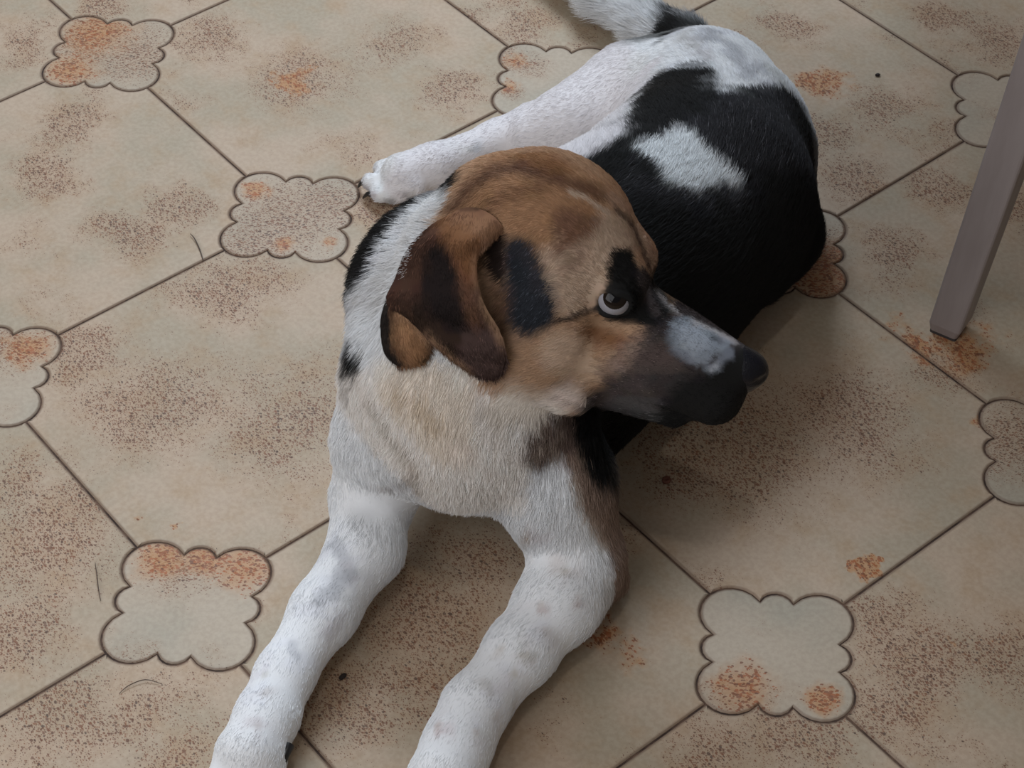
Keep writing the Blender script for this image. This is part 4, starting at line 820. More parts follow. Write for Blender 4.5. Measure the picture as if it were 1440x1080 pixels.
7,-138,344,51,38,29, 7,-142,343,59,45,34, 7,-171,325,63,48,36, 7,-172,323,52,40,31, 7,-174,321,40,32,26, 7,-175,319,17,17,19, 8,-199,267,15,16,18, 8,-201,265,15,16,18,
8,-202,262,36,30,27, 8,-203,260,53,43,36, 8,-204,257,64,52,42, 8,-205,210,80,74,68, 10,-109,339,63,50,39, 10,-123,344,52,37,25, 10,-132,345,43,30,23,
10,-135,345,39,28,22, 10,-139,344,49,37,28, 10,-142,344,58,44,33, 10,-145,343,63,48,35, 10,-151,341,53,39,29, 10,-156,338,56,42,31, 10,-160,336,63,48,36,
10,-164,333,63,48,36, 10,-168,329,63,48,36, 10,-171,325,63,48,36, 10,-173,323,54,42,32, 10,-174,321,42,33,27, 10,-176,319,22,20,20, 10,-177,317,18,18,20,
10,-179,312,20,20,22, 10,-181,307,19,19,21, 10,-183,301,17,18,20, 10,-185,296,15,16,18, 10,-187,291,15,16,18, 10,-189,286,15,16,18, 10,-192,281,15,16,18,
10,-194,277,15,16,18, 10,-197,272,15,16,18, 10,-200,268,15,16,18, 10,-201,265,15,16,18, 10,-202,263,32,27,25, 10,-203,260,50,41,34, 10,-204,257,62,50,40,
10,-206,252,68,55,44, 10,-207,246,68,55,44, 10,-208,239,68,55,44, 10,-209,232,68,55,44, 10,-209,225,69,57,47, 11,-207,215,74,65,57, 11,-204,205,81,76,71,
11,-202,195,84,81,77, 11,-203,188,84,81,77, 13,-110,340,64,51,40, 12,-136,345,39,28,22, 12,-139,344,44,32,25, 12,-142,344,54,41,31, 12,-173,324,60,46,34,
12,-175,322,50,39,30, 12,-176,319,40,32,26, 12,-177,317,27,23,22, 12,-179,315,18,18,20, 12,-180,312,19,19,21, 13,-201,265,15,16,18, 13,-202,263,32,27,25,
13,-203,260,53,43,36, 13,-204,258,64,52,42, 13,-203,184,84,81,77, 15,-111,341,64,51,40, 15,-124,345,53,38,26, 15,-132,345,46,32,23, 15,-140,345,42,31,24,
15,-143,344,51,38,29, 15,-146,343,58,44,32, 15,-151,341,50,37,27, 15,-156,339,58,44,32, 15,-161,336,63,48,36, 15,-165,333,63,48,36, 15,-169,330,63,48,36,
15,-172,326,63,48,36, 15,-174,324,63,48,36, 15,-175,322,58,45,33, 15,-177,320,50,39,30, 15,-178,318,43,34,28, 15,-179,315,31,26,24, 15,-180,313,29,25,24,
15,-181,310,18,19,20, 15,-182,308,19,19,21, 15,-184,302,20,20,22, 15,-185,297,19,19,21, 15,-187,291,18,18,20, 15,-190,286,16,17,19, 15,-192,282,15,16,18,
15,-195,277,15,16,18, 15,-197,273,15,16,18, 15,-200,268,15,16,18, 15,-201,266,15,16,18, 15,-202,263,32,27,25, 15,-204,260,50,41,34, 15,-205,258,64,52,42,
15,-206,252,68,55,44, 15,-208,246,68,55,44, 16,-209,240,68,55,44, 16,-209,233,68,55,44, 16,-209,225,68,55,44, 16,-207,216,72,62,53, 16,-205,205,80,74,68,
16,-202,194,84,81,77, 16,-201,185,84,81,77, 16,-202,182,84,81,77, 18,-111,341,65,51,40, 17,-140,345,39,28,22, 17,-143,344,49,37,28, 17,-146,344,56,43,32,
17,-175,322,63,48,36, 17,-177,320,58,45,34, 17,-178,318,53,42,34, 17,-179,315,51,42,35, 17,-181,313,44,37,32, 17,-182,311,39,33,29, 18,-183,308,29,25,24,
18,-183,305,29,25,24, 18,-184,303,19,19,21, 18,-185,300,19,19,21, 18,-186,297,20,20,22, 18,-200,268,15,16,18, 18,-201,266,27,24,23, 18,-203,263,45,37,31,
18,-204,261,58,47,38, 18,-205,258,66,53,43, 19,-206,210,75,66,58, 19,-199,184,84,81,77, 19,-200,181,84,81,77, 20,-111,341,65,51,40, 20,-124,345,54,39,27,
20,-133,346,49,35,24, 20,-140,345,39,28,22, 20,-143,344,44,32,25, 20,-146,344,50,37,28, 20,-152,342,49,36,27, 20,-157,339,58,44,32, 20,-161,337,63,48,36,
20,-165,334,63,48,36, 20,-169,330,63,48,36, 20,-173,326,63,48,36, 20,-176,322,63,48,36, 20,-177,320,65,51,39, 20,-178,318,64,52,43, 20,-180,316,66,55,46,
20,-181,313,60,51,44, 20,-182,311,58,50,43, 20,-183,308,53,45,39, 20,-184,306,44,38,34, 20,-184,303,41,35,31, 20,-185,300,30,28,27, 20,-186,297,18,18,20,
20,-187,295,19,19,21, 20,-188,292,19,19,21, 20,-190,287,19,19,21, 20,-192,282,16,17,19, 20,-195,277,15,16,18, 20,-198,273,15,16,18, 20,-199,270,15,16,18,
20,-200,268,15,16,18, 20,-201,266,39,33,28, 20,-203,263,50,41,34, 21,-204,261,65,53,43, 21,-205,258,69,56,46, 21,-206,252,72,60,49, 21,-208,246,72,60,50,
21,-209,240,70,57,47, 21,-209,233,68,55,44, 21,-209,225,68,55,44, 21,-207,215,71,60,51, 21,-205,205,78,71,64, 21,-203,195,84,80,76, 22,-198,182,84,81,77,
23,-110,340,66,52,41, 23,-180,316,70,60,51, 23,-181,313,73,63,54, 23,-182,311,69,59,52, 23,-183,308,68,59,51, 23,-184,306,62,53,46, 23,-185,303,59,50,44,
23,-185,300,48,43,38, 23,-186,297,45,40,36, 23,-187,295,30,28,27, 23,-188,292,18,18,20, 23,-189,289,18,18,20, 23,-190,287,18,19,20, 23,-191,284,17,17,19,
23,-197,273,15,16,18, 23,-199,270,15,16,18, 23,-200,268,27,24,23, 23,-201,266,45,37,31, 23,-203,263,59,49,40, 23,-204,261,70,58,48, 24,-207,215,70,58,48,
24,-197,181,84,81,77, 26,-109,340,66,53,41, 25,-123,344,56,41,29, 25,-132,345,51,36,25, 25,-140,345,44,31,23, 25,-146,344,46,34,26, 25,-152,342,56,42,31,
25,-157,339,62,47,35, 25,-161,337,63,48,36, 25,-165,334,63,48,36, 25,-169,330,63,48,35, 25,-173,327,59,45,34, 25,-176,323,60,46,34, 25,-179,318,66,54,45,
25,-180,316,68,58,50, 25,-181,314,69,59,52, 25,-182,311,73,64,56, 25,-183,309,74,64,56, 25,-184,306,73,64,55, 25,-185,303,69,60,52, 25,-185,300,66,57,50,
25,-186,298,60,53,47, 25,-187,295,48,43,38, 25,-188,292,46,41,37, 25,-189,289,34,31,29, 25,-190,287,30,27,26, 25,-191,284,16,16,19, 25,-192,282,15,16,18,
26,-193,279,15,16,18, 26,-195,277,15,16,18, 26,-196,275,15,16,18, 26,-197,273,15,16,18, 26,-199,270,27,24,23, 26,-200,268,42,35,30, 26,-201,265,56,46,38,
26,-202,263,67,56,47, 26,-203,260,73,62,52, 26,-204,258,76,66,56, 26,-206,252,78,68,59, 26,-208,246,78,68,59, 26,-209,240,75,64,55, 26,-209,233,71,59,49,
26,-208,224,68,55,44, 26,-207,220,68,55,44, 26,-206,215,71,60,51, 27,-206,210,76,67,59, 27,-205,206,77,70,63, 27,-204,197,82,78,74, 27,-195,179,84,81,77,
28,-108,338,67,53,42, 28,-179,318,61,49,40, 28,-180,316,63,53,46, 28,-181,314,63,53,46, 28,-186,300,74,65,57, 28,-186,298,70,61,54, 28,-187,295,67,59,51,
28,-188,292,60,53,47, 28,-189,289,55,48,43, 28,-190,287,46,41,37, 28,-191,284,46,41,37, 28,-192,282,40,35,31, 28,-193,279,33,30,28, 28,-194,277,32,27,25,
28,-196,275,32,27,25, 28,-197,272,27,24,23, 28,-198,270,33,27,24, 28,-200,268,53,43,36, 28,-201,265,66,54,45, 28,-202,263,72,60,50, 29,-208,224,68,55,44,
29,-207,219,70,58,48, 29,-206,214,74,64,56, 29,-205,210,79,71,64, 29,-205,206,81,74,68, 29,-205,202,82,76,71, 29,-205,198,83,78,74, 30,-194,178,84,81,77,
31,-104,335,67,53,42, 31,-116,342,63,49,37, 31,-122,344,58,43,32, 30,-132,345,51,36,25, 30,-139,344,46,33,23, 30,-146,343,43,31,24, 30,-148,342,51,38,29,
30,-151,341,58,44,33, 30,-156,339,63,48,36, 30,-161,336,63,48,36, 30,-165,333,60,45,34, 30,-169,330,55,41,32, 30,-173,326,50,38,30, 30,-176,322,58,46,37,
30,-179,318,58,46,38, 30,-180,316,54,42,35, 30,-181,314,62,52,44, 30,-183,309,73,64,56, 30,-185,303,73,63,55, 30,-186,297,74,65,57, 30,-187,295,74,65,57,
31,-188,292,70,61,54, 31,-189,289,70,61,54, 31,-190,286,65,57,50, 31,-191,284,60,53,47, 31,-192,281,60,52,46, 31,-193,279,53,46,40, 31,-194,277,51,44,39,
31,-195,274,49,41,35, 31,-197,272,51,42,35, 31,-198,270,17,14,13, 31,-199,267,60,48,39, 31,-201,265,71,59,49, 31,-202,262,74,63,53, 31,-204,257,78,68,59,
31,-206,252,78,68,59, 31,-207,246,78,68,59, 31,-208,239,78,68,59, 31,-208,232,74,63,53, 32,-207,223,68,55,44, 32,-206,218,73,63,55, 32,-205,213,79,70,64,
32,-205,210,83,76,71, 32,-205,206,85,79,74, 32,-206,202,68,62,58, 32,-206,199,85,80,76, 33,-191,175,84,81,77, 33,-115,341,65,52,41, 33,-145,343,39,28,22,
33,-148,342,46,34,26, 33,-151,341,57,43,32, 33,-180,316,54,42,35, 33,-181,313,63,53,46, 33,-189,286,74,65,57, 33,-190,284,73,64,55, 33,-191,281,70,61,54,
33,-193,279,69,59,52, 33,-194,276,66,57,50, 33,-195,274,65,56,47, 33,-196,272,64,53,44, 33,-198,269,17,14,13, 33,-199,267,66,53,43, 33,-200,265,72,60,49,
34,-205,217,76,67,60, 34,-205,213,81,74,69, 35,-205,209,85,79,75, 35,-206,206,85,79,75, 35,-206,203,63,56,53, 35,-206,199,85,80,76, 35,-204,189,84,81,77,
36,-113,339,67,54,43, 36,-120,342,63,49,38, 36,-130,344,54,39,28, 35,-138,344,50,36,25, 35,-145,343,42,30,24, 35,-148,342,42,31,24, 35,-151,341,52,39,30,
35,-156,339,63,48,36, 35,-160,336,63,48,36, 35,-165,333,55,41,32, 35,-169,330,50,37,30, 35,-172,326,50,37,30, 35,-175,322,51,39,32, 35,-178,318,50,38,31,
35,-180,316,56,44,37, 35,-181,313,65,55,47, 35,-183,308,68,59,51, 35,-184,303,65,55,48, 36,-186,297,73,63,55, 36,-187,291,74,65,57, 36,-189,286,74,65,57,
36,-191,281,74,65,57, 36,-193,276,73,64,55, 36,-195,273,73,63,54, 36,-196,271,71,60,50, 36,-197,269,17,14,13, 36,-199,267,68,55,44, 36,-201,262,75,64,54,
36,-203,256,78,68,59, 36,-205,251,78,68,59, 36,-206,245,78,68,59, 37,-207,238,78,68,59, 37,-206,230,76,66,56, 37,-205,220,74,64,55, 37,-204,216,78,69,62,
37,-204,212,83,77,72, 37,-206,206,85,79,75, 37,-206,203,85,79,75, 37,-207,200,84,78,74, 37,-207,196,83,78,73, 38,-206,191,83,80,76, 39,-110,336,68,55,44,
38,-119,341,66,53,42, 38,-125,342,63,49,38, 38,-144,342,45,33,25, 38,-147,341,42,31,24, 38,-150,340,51,38,29, 38,-153,339,59,45,34, 38,-155,338,63,48,36,
38,-158,337,63,48,36, 38,-178,318,52,40,33, 38,-179,315,62,52,44, 38,-180,313,67,58,50, 39,-194,273,74,65,57, 39,-195,271,72,61,53, 39,-197,268,17,14,13,
39,-198,266,68,55,45, 40,-203,215,79,70,64, 40,-204,212,85,79,75, 40,-207,204,85,79,75, 40,-207,200,68,62,58, 40,-208,197,82,76,72, 40,-206,191,82,78,74,
41,-117,339,68,55,44, 41,-128,342,61,47,36, 41,-137,342,59,44,32, 41,-140,342,56,42,31, 40,-143,341,49,37,28, 40,-147,341,42,31,24, 40,-149,340,49,37,28,
40,-152,339,69,59,51, 40,-155,338,72,62,54, 40,-157,337,63,48,36, 40,-160,335,63,48,36, 40,-164,332,55,41,32, 40,-168,329,50,37,30, 40,-171,325,50,37,30,
40,-175,322,49,36,29, 40,-176,319,49,36,28, 40,-178,317,56,44,37, 40,-179,315,61,51,44, 40,-180,313,67,57,49, 40,-182,308,61,52,44, 41,-184,302,66,56,49,
41,-185,296,74,65,57, 41,-186,291,74,65,57, 41,-188,285,74,65,57, 41,-190,280,74,65,57, 41,-192,275,74,65,57, 41,-193,272,73,64,55, 41,-195,270,45,38,32,
41,-196,268,29,24,20, 41,-197,265,68,55,45, 41,-200,260,74,63,53, 41,-202,255,78,68,59, 42,-203,249,78,68,59, 42,-204,243,78,68,59, 42,-205,236,78,68,59,
42,-204,227,78,68,59, 42,-202,218,76,66,58, 42,-203,215,78,69,63, 42,-204,212,82,75,70, 43,-206,207,85,79,75, 43,-207,204,85,79,75, 43,-208,200,64,57,54,
43,-208,197,80,73,68, 43,-207,192,79,73,67, 44,-114,337,68,55,44, 43,-139,341,59,45,34, 43,-143,341,52,39,30, 43,-146,340,42,31,24, 43,-149,339,44,32,25,
43,-151,338,54,41,31, 43,-154,337,74,67,59, 43,-157,336,63,48,36, 43,-176,319,52,40,33, 43,-177,317,60,50,42, 44,-192,271,72,62,53, 44,-194,269,24,20,18,
44,-195,267,43,35,29, 44,-196,264,67,54,43, 44,-199,259,71,59,50, 44,-200,257,75,64,55, 44,-201,254,77,67,58, 45,-202,214,77,67,60, 45,-203,212,80,73,67,
45,-205,209,85,79,75, 45,-207,203,85,79,75, 45,-207,200,83,77,72, 45,-207,196,73,65,59, 46,-206,191,70,61,54, 47,-106,330,68,55,44, 46,-119,338,68,55,44,
46,-125,339,67,54,43, 46,-134,340,64,50,38, 46,-142,340,54,41,31, 46,-145,339,44,32,25, 46,-148,339,42,31,24, 46,-151,338,52,39,30, 45,-153,337,76,69,62,
45,-156,335,63,48,36, 45,-158,334,63,48,36, 45,-163,331,56,42,32, 45,-167,328,50,37,30, 45,-170,325,49,37,29, 45,-174,321,49,36,28, 45,-175,319,56,44,37,
45,-177,316,63,53,46, 46,-179,312,67,57,50, 46,-181,307,64,54,47, 46,-183,301,73,63,55, 46,-184,296,74,65,57, 46,-185,290,74,65,57, 46,-187,284,74,65,57,
46,-188,278,74,65,57, 46,-190,273,73,64,55, 46,-191,270,72,61,52, 46,-193,268,17,14,13, 47,-194,266,68,55,44, 47,-195,263,66,53,42, 47,-196,261,62,49,39,
47,-198,258,64,52,42, 47,-199,256,68,57,47, 47,-199,253,75,64,55, 47,-200,250,77,67,58, 47,-201,247,78,68,59, 47,-202,240,78,68,59, 47,-202,233,78,68,59,
47,-201,224,78,68,59, 48,-201,217,73,62,52, 48,-202,214,74,64,55, 48,-203,211,76,67,60, 48,-204,209,82,75,70, 48,-205,206,84,78,73, 48,-206,203,85,79,75,
48,-206,199,77,71,67, 48,-206,195,65,58,54, 48,-205,190,59,49,42, 49,-116,335,68,55,44, 49,-123,338,68,55,44, 48,-137,339,64,50,38, 48,-141,339,58,44,33,
48,-144,338,49,37,28, 48,-147,338,40,29,23, 48,-150,337,47,35,27, 48,-153,336,70,62,54, 48,-155,335,72,62,54, 48,-158,334,63,48,36, 48,-171,322,49,36,29,
48,-173,320,52,40,33, 48,-175,318,60,50,42, 48,-176,316,68,58,50, 49,-189,272,72,61,52, 49,-190,269,33,27,23, 49,-191,267,37,30,25, 49,-192,264,68,55,44,
49,-196,257,55,41,31, 49,-197,254,59,47,37, 49,-198,251,67,56,46, 49,-199,248,72,61,51, 50,-199,245,76,65,55, 51,-202,211,73,63,55, 51,-204,208,76,68,61,
51,-205,205,75,68,63, 51,-202,198,72,67,64, 51,-204,197,67,62,59, 51,-205,194,52,47,44, 51,-202,187,39,34,30, 52,-120,335,68,55,44, 51,-131,338,67,53,42,
51,-139,338,60,46,35, 51,-143,337,51,38,29, 51,-146,337,42,31,24, 51,-149,336,44,32,25, 51,-152,335,52,39,30, 51,-154,334,77,70,63, 51,-157,333,63,48,36,
51,-159,331,63,48,36, 51,-161,330,60,45,34, 51,-165,327,51,39,30, 51,-169,323,49,37,29, 51,-171,321,51,38,31, 51,-172,319,57,46,39, 51,-174,317,65,55,47,
51,-175,315,72,62,54, 51,-178,311,73,63,55, 51,-180,306,73,63,55, 51,-182,301,74,65,57, 51,-183,295,74,65,57, 51,-185,289,74,65,57, 51,-186,283,74,65,57,
52,-186,277,73,64,55, 52,-187,274,72,61,53, 52,-188,271,70,59,50, 52,-189,268,17,14,13, 52,-190,265,68,55,44, 52,-191,263,68,55,44, 52,-192,260,64,51,40,
52,-194,255,51,37,27, 52,-195,252,52,38,29, 52,-196,250,61,48,38, 52,-197,247,67,55,45, 52,-198,244,71,60,50, 52,-199,238,75,64,54, 53,-200,231,77,67,58,
53,-200,224,78,68,59, 53,-200,216,75,64,54, 53,-202,210,67,55,45, 53,-203,207,64,54,47, 53,-203,204,60,54,50, 54,-202,198,52,47,45, 54,-203,196,45,42,40,
54,-203,192,28,26,25, 54,-116,332,68,55,44, 54,-124,335,68,55,44, 54,-138,337,64,50,38, 54,-141,336,54,42,32, 53,-145,336,46,34,26, 53,-150,334,47,35,27,
53,-153,333,57,43,32, 53,-156,332,75,68,61, 53,-158,331,63,48,36, 53,-160,329,62,47,35, 53,-166,324,50,37,30, 53,-168,323,51,39,32, 53,-170,321,58,47,39,
53,-172,319,63,53,46, 53,-173,317,69,59,52, 53,-174,315,74,65,57, 54,-185,279,73,64,55, 54,-186,276,72,61,53, 54,-187,273,70,59,50, 54,-188,270,12,11,12,
54,-189,268,36,29,24, 55,-188,264,68,55,44, 55,-193,251,48,34,24, 55,-195,248,52,38,29, 55,-196,245,60,46,36, 55,-197,243,66,53,43, 56,-200,212,72,60,49,
56,-201,209,62,50,40, 56,-202,206,49,40,33, 56,-201,202,45,39,35, 56,-201,197,36,33,32, 56,-201,194,22,20,20, 57,-198,186,21,19,19, 57,-120,332,68,55,44,
57,-127,334,68,55,44, 56,-136,335,66,52,41, 56,-140,335,61,47,36, 56,-143,334,52,39,30, 56,-146,334,44,32,25, 56,-149,333,42,31,24, 56,-152,332,51,38,29,
56,-154,331,70,61,53, 56,-157,330,73,64,57, 56,-159,328,65,51,39, 56,-163,325,59,48,39, 56,-165,323,58,47,40, 56,-167,322,61,50,43, 56,-169,320,65,55,47,
56,-171,318,70,61,53, 56,-172,316,73,64,56, 56,-174,314,74,65,57, 56,-176,309,74,65,57, 56,-179,305,74,65,57, 56,-181,300,74,65,57, 56,-183,294,74,65,57,
56,-184,289,74,65,57, 56,-185,286,74,64,56, 57,-185,282,73,63,55, 57,-185,279,72,61,52, 57,-185,275,31,27,23, 57,-186,272,11,11,11, 57,-188,271,11,11,11,
57,-189,269,11,11,11, 57,-187,262,68,55,44, 57,-187,259,68,55,44, 57,-188,257,65,52,41, 57,-191,252,51,37,27, 58,-194,247,51,37,27, 58,-195,245,56,42,32,
58,-196,242,63,49,39, 58,-198,237,68,55,44, 58,-200,231,73,62,52, 58,-201,224,72,63,54, 58,-200,216,72,61,51, 59,-200,212,65,55,46, 59,-200,208,56,45,37,
59,-200,204,41,34,29, 59,-200,200,28,24,23, 59,-200,196,24,21,21, 59,-199,191,23,21,21, 60,-191,179,21,19,19, 59,-123,331,68,55,44, 59,-138,333,65,51,39,
59,-141,333,57,44,33, 59,-145,332,49,37,28, 59,-148,332,40,29,23, 59,-151,331,46,34,26, 59,-153,330,57,44,33, 58,-156,328,75,68,61, 58,-158,327,67,54,43,
58,-160,326,67,55,46, 58,-168,319,70,61,53, 59,-183,291,73,64,55, 59,-184,288,73,63,55, 59,-185,286,72,61,53, 59,-186,283,46,39,33, 59,-185,279,11,11,11,
59,-184,274,11,11,11, 60,-185,272,11,11,11, 59,-190,269,11,11,11, 60,-192,267,11,11,11, 60,-186,258,68,55,44, 60,-187,256,65,52,41, 60,-195,244,52,38,29,
61,-200,231,68,57,47, 61,-201,228,67,57,49, 61,-201,224,65,56,48, 61,-201,221,64,55,48, 61,-200,216,64,54,46, 61,-200,212,59,49,41, 61,-199,207,45,37,31,
62,-199,203,35,30,26, 62,-199,199,25,22,22, 63,-192,181,23,21,21, 62,-116,325,68,55,44, 62,-125,329,68,55,44, 62,-131,331,67,54,43, 61,-139,331,63,50,38,
61,-143,331,55,42,33, 61,-146,330,48,37,29, 61,-149,329,50,39,31, 61,-152,328,58,46,35, 61,-154,327,64,50,39, 61,-157,326,77,70,63, 61,-159,325,71,60,51,
61,-161,323,73,63,55, 61,-165,320,73,64,56, 61,-168,316,74,65,57, 61,-171,312,74,65,57, 61,-174,308,74,65,57, 61,-177,303,74,65,57, 61,-179,301,74,65,57,
61,-180,299,73,64,55, 61,-181,296,73,63,55, 61,-182,294,72,62,53, 62,-183,291,72,61,53, 62,-184,289,46,39,33, 62,-185,286,20,18,16, 62,-187,284,11,11,11,
62,-184,278,11,11,11, 62,-184,274,11,11,11, 62,-184,267,11,11,11, 62,-193,268,11,11,11, 63,-186,258,41,34,28, 63,-187,255,66,53,42, 63,-190,251,54,40,30,
63,-193,246,48,34,24, 63,-196,242,58,45,35, 63,-198,237,65,52,42, 63,-200,231,60,49,41, 63,-201,228,57,47,40, 63,-201,225,52,43,37, 63,-201,221,54,45,39,
64,-201,217,53,44,38, 64,-200,212,47,39,34, 64,-199,207,37,31,27, 64,-198,203,29,25,24, 64,-198,198,26,24,23, 65,-196,188,26,24,24, 65,-194,182,25,23,23,
65,-119,324,68,55,44, 65,-127,328,68,55,44, 64,-137,329,67,53,42, 64,-141,329,64,50,40, 64,-144,328,60,48,39, 64,-147,328,57,46,38, 64,-150,327,63,50,40,
64,-153,326,66,53,42, 64,-155,325,74,65,58, 64,-157,323,74,66,58, 64,-172,309,74,65,57, 64,-174,307,74,65,57, 64,-175,305,74,64,56, 64,-177,303,73,63,55,
64,-178,301,50,43,37, 64,-179,298,40,34,30, 64,-181,296,26,23,20, 64,-182,293,11,11,11, 64,-183,291,11,11,11, 64,-184,289,11,11,11, 64,-186,287,11,11,11,
65,-193,268,11,11,11, 65,-186,258,11,11,11, 65,-187,255,68,55,44, 65,-191,248,48,34,24, 66,-194,244,48,34,24, 66,-202,218,44,37,32, 66,-201,213,37,31,28,
67,-200,208,30,26,24, 67,-198,203,25,23,22, 68,-195,183,27,25,26, 68,-120,321,68,55,44, 67,-129,325,68,55,44, 67,-134,326,68,54,43, 67,-142,326,66,54,45,
67,-148,325,67,55,46, 67,-151,324,68,55,45, 66,-153,323,69,57,46, 66,-156,322,72,61,53, 66,-158,320,73,64,55, 66,-162,317,74,65,57, 66,-165,313,74,65,57,
66,-169,310,74,65,57, 66,-171,308,74,65,57, 66,-173,306,51,44,38, 66,-174,304,11,11,11, 66,-176,302,11,11,11, 67,-177,300,11,11,11, 67,-179,298,11,11,11,
67,-180,296,11,11,11, 67,-182,293,11,11,11, 67,-184,288,11,11,11, 67,-189,286,11,11,11, 67,-183,273,11,11,11, 68,-183,266,11,11,11, 67,-192,268,11,11,11,
68,-185,257,11,11,11, 68,-187,255,68,55,44, 68,-190,250,57,44,34, 68,-193,246,48,34,24, 68,-196,242,54,41,32, 68,-198,237,57,47,39, 68,-201,232,52,44,39,
69,-202,226,51,43,38, 69,-203,222,48,40,35, 69,-203,219,40,34,30, 69,-202,214,33,28,26, 69,-201,209,24,22,22, 70,-198,198,27,24,24, 70,-196,189,29,27,27,
70,-195,184,28,27,27, 71,-193,177,24,23,23, 70,-129,322,68,55,44, 70,-134,324,69,56,46, 69,-145,323,70,58,49, 69,-148,322,50,40,34, 69,-151,321,42,34,29,
69,-154,320,72,61,52, 69,-156,318,73,64,55, 69,-170,307,73,63,55, 69,-171,305,11,11,11, 69,-173,303,11,11,11, 71,-185,257,11,11,11, 71,-187,255,68,55,44,
71,-188,253,65,52,41, 71,-203,226,54,46,41, 71,-203,219,36,30,28, 72,-203,215,29,25,24, 73,-195,179,26,25,26, 73,-129,319,68,55,45, 72,-134,320,69,57,47,
72,-142,320,70,58,50, 72,-146,320,70,58,48, 72,-149,319,48,39,33, 72,-151,318,40,33,28, 72,-154,316,73,63,55, 72,-156,315,74,65,57, 72,-158,313,74,65,57,
72,-162,310,74,65,57, 72,-166,307,74,65,57, 72,-168,305,72,62,53, 72,-170,304,11,11,11, 72,-174,301,11,11,11, 72,-178,297,11,11,11, 72,-181,292,11,11,11,
72,-183,288,11,11,11, 72,-188,286,11,11,11, 72,-184,274,11,11,11, 73,-184,267,11,11,11, 73,-191,267,11,11,11, 73,-185,257,11,11,11, 73,-187,255,47,38,31,
73,-188,253,67,54,43, 73,-190,250,61,47,37, 73,-191,248,54,40,30, 73,-193,246,49,35,27, 73,-196,242,50,39,33, 74,-199,237,50,41,36, 74,-201,232,53,44,40,
74,-202,229,54,46,42, 74,-203,227,49,42,39, 74,-204,223,41,36,32, 74,-204,220,35,31,28, 74,-204,216,25,23,22, 74,-204,212,27,24,24, 75,-200,200,27,24,24,
76,-198,190,29,28,28, 76,-196,180,26,26,26, 76,-125,312,68,55,45, 75,-134,316,69,57,47, 75,-138,317,70,58,49, 75,-142,317,70,58,50, 75,-145,316,70,58,49,
75,-148,315,48,40,34, 75,-151,314,40,33,29, 75,-153,312,73,64,55, 75,-155,311,74,65,57, 74,-167,304,72,61,53, 74,-169,303,11,11,11, 76,-185,257,11,11,11,
76,-186,255,41,34,28, 76,-188,253,68,55,44, 76,-190,250,64,51,40, 76,-201,232,50,42,37, 76,-202,230,50,42,38, 76,-203,227,43,37,34, 76,-204,224,35,31,29,
77,-205,221,26,23,23, 79,-197,181,28,27,27, 78,-130,309,69,57,48, 78,-136,312,70,58,50, 78,-141,312,70,58,50, 78,-144,311,70,59,50, 78,-147,311,51,43,37,
78,-150,309,41,33,29, 77,-152,308,73,63,55, 77,-154,307,74,65,57, 77,-157,305,74,64,57, 77,-162,303,73,64,56, 77,-165,302,71,61,52, 77,-167,301,20,18,16,
77,-170,300,11,11,11, 77,-172,299,11,11,11, 77,-176,295,11,11,11, 77,-180,291,11,11,11, 77,-182,287,11,11,11, 77,-186,283,11,11,11, 77,-190,280,11,11,11,
77,-190,273,11,11,11, 78,-183,259,11,11,11, 78,-185,257,11,11,11, 78,-186,255,41,34,28, 78,-188,253,68,55,44, 79,-190,251,64,51,41, 79,-193,246,52,41,34,
79,-196,242,51,43,38, 79,-199,237,52,44,39, 79,-200,235,48,41,36, 79,-201,233,43,36,32, 79,-203,230,40,34,31, 79,-204,227,34,29,27, 79,-204,224,29,25,24,
79,-205,221,24,22,21, 80,-205,214,27,24,24, 80,-203,204,27,25,24, 81,-199,192,29,28,28, 81,-198,182,29,28,28, 82,-196,176,23,22,22, 81,-137,305,70,59,50,
81,-141,305,71,60,51, 81,-144,305,53,45,38, 80,-147,304,37,30,27, 80,-150,302,73,63,55, 80,-152,301,74,64,57, 80,-155,301,72,63,55, 80,-159,300,72,63,55,
80,-162,300,69,59,51, 80,-165,299,51,42,36, 80,-168,298,11,11,11, 80,-171,297,11,11,11, 80,-173,296,11,11,11, 80,-175,294,11,11,11, 81,-185,257,11,11,11,
81,-186,255,30,25,21, 81,-188,253,67,54,43, 81,-198,240,50,43,38, 81,-199,238,46,39,36, 81,-200,235,44,37,34, 81,-202,233,37,32,29, 82,-203,230,33,29,27,
82,-204,228,30,26,24, 84,-197,178,24,23,24, 84,-136,297,71,60,51, 84,-140,297,72,61,53, 84,-143,296,40,33,29, 84,-146,295,34,27,24, 83,-148,294,53,45,40,
83,-152,294,69,60,52, 83,-156,294,68,58,51, 83,-161,296,67,56,48, 83,-165,296,67,55,45, 83,-169,295,68,55,44, 82,-172,294,30,25,21, 82,-174,293,11,11,11,
82,-176,292,13,12,13, 82,-178,290,14,13,14, 82,-180,288,11,11,11, 82,-181,285,11,11,11, 83,-182,283,11,11,11, 83,-183,280,11,11,11, 83,-182,272,11,11,11,
84,-180,263,11,11,11, 84,-183,258,11,11,11, 84,-184,256,11,11,11, 84,-186,254,11,11,11, 84,-188,253,65,52,42, 84,-190,251,60,49,40, 84,-193,247,50,41,36,
84,-196,242,45,38,34, 84,-198,240,44,37,34, 84,-199,238,40,34,31, 84,-201,235,35,30,28, 84,-202,233,30,26,25, 84,-204,228,28,25,24, 84,-206,222,24,21,21,
85,-207,215,27,24,24, 85,-206,207,28,25,25, 86,-201,194,29,28,28, 87,-199,184,29,29,29, 87,-198,179,25,25,25, 87,-133,291,70,59,50, 87,-137,291,71,60,52,
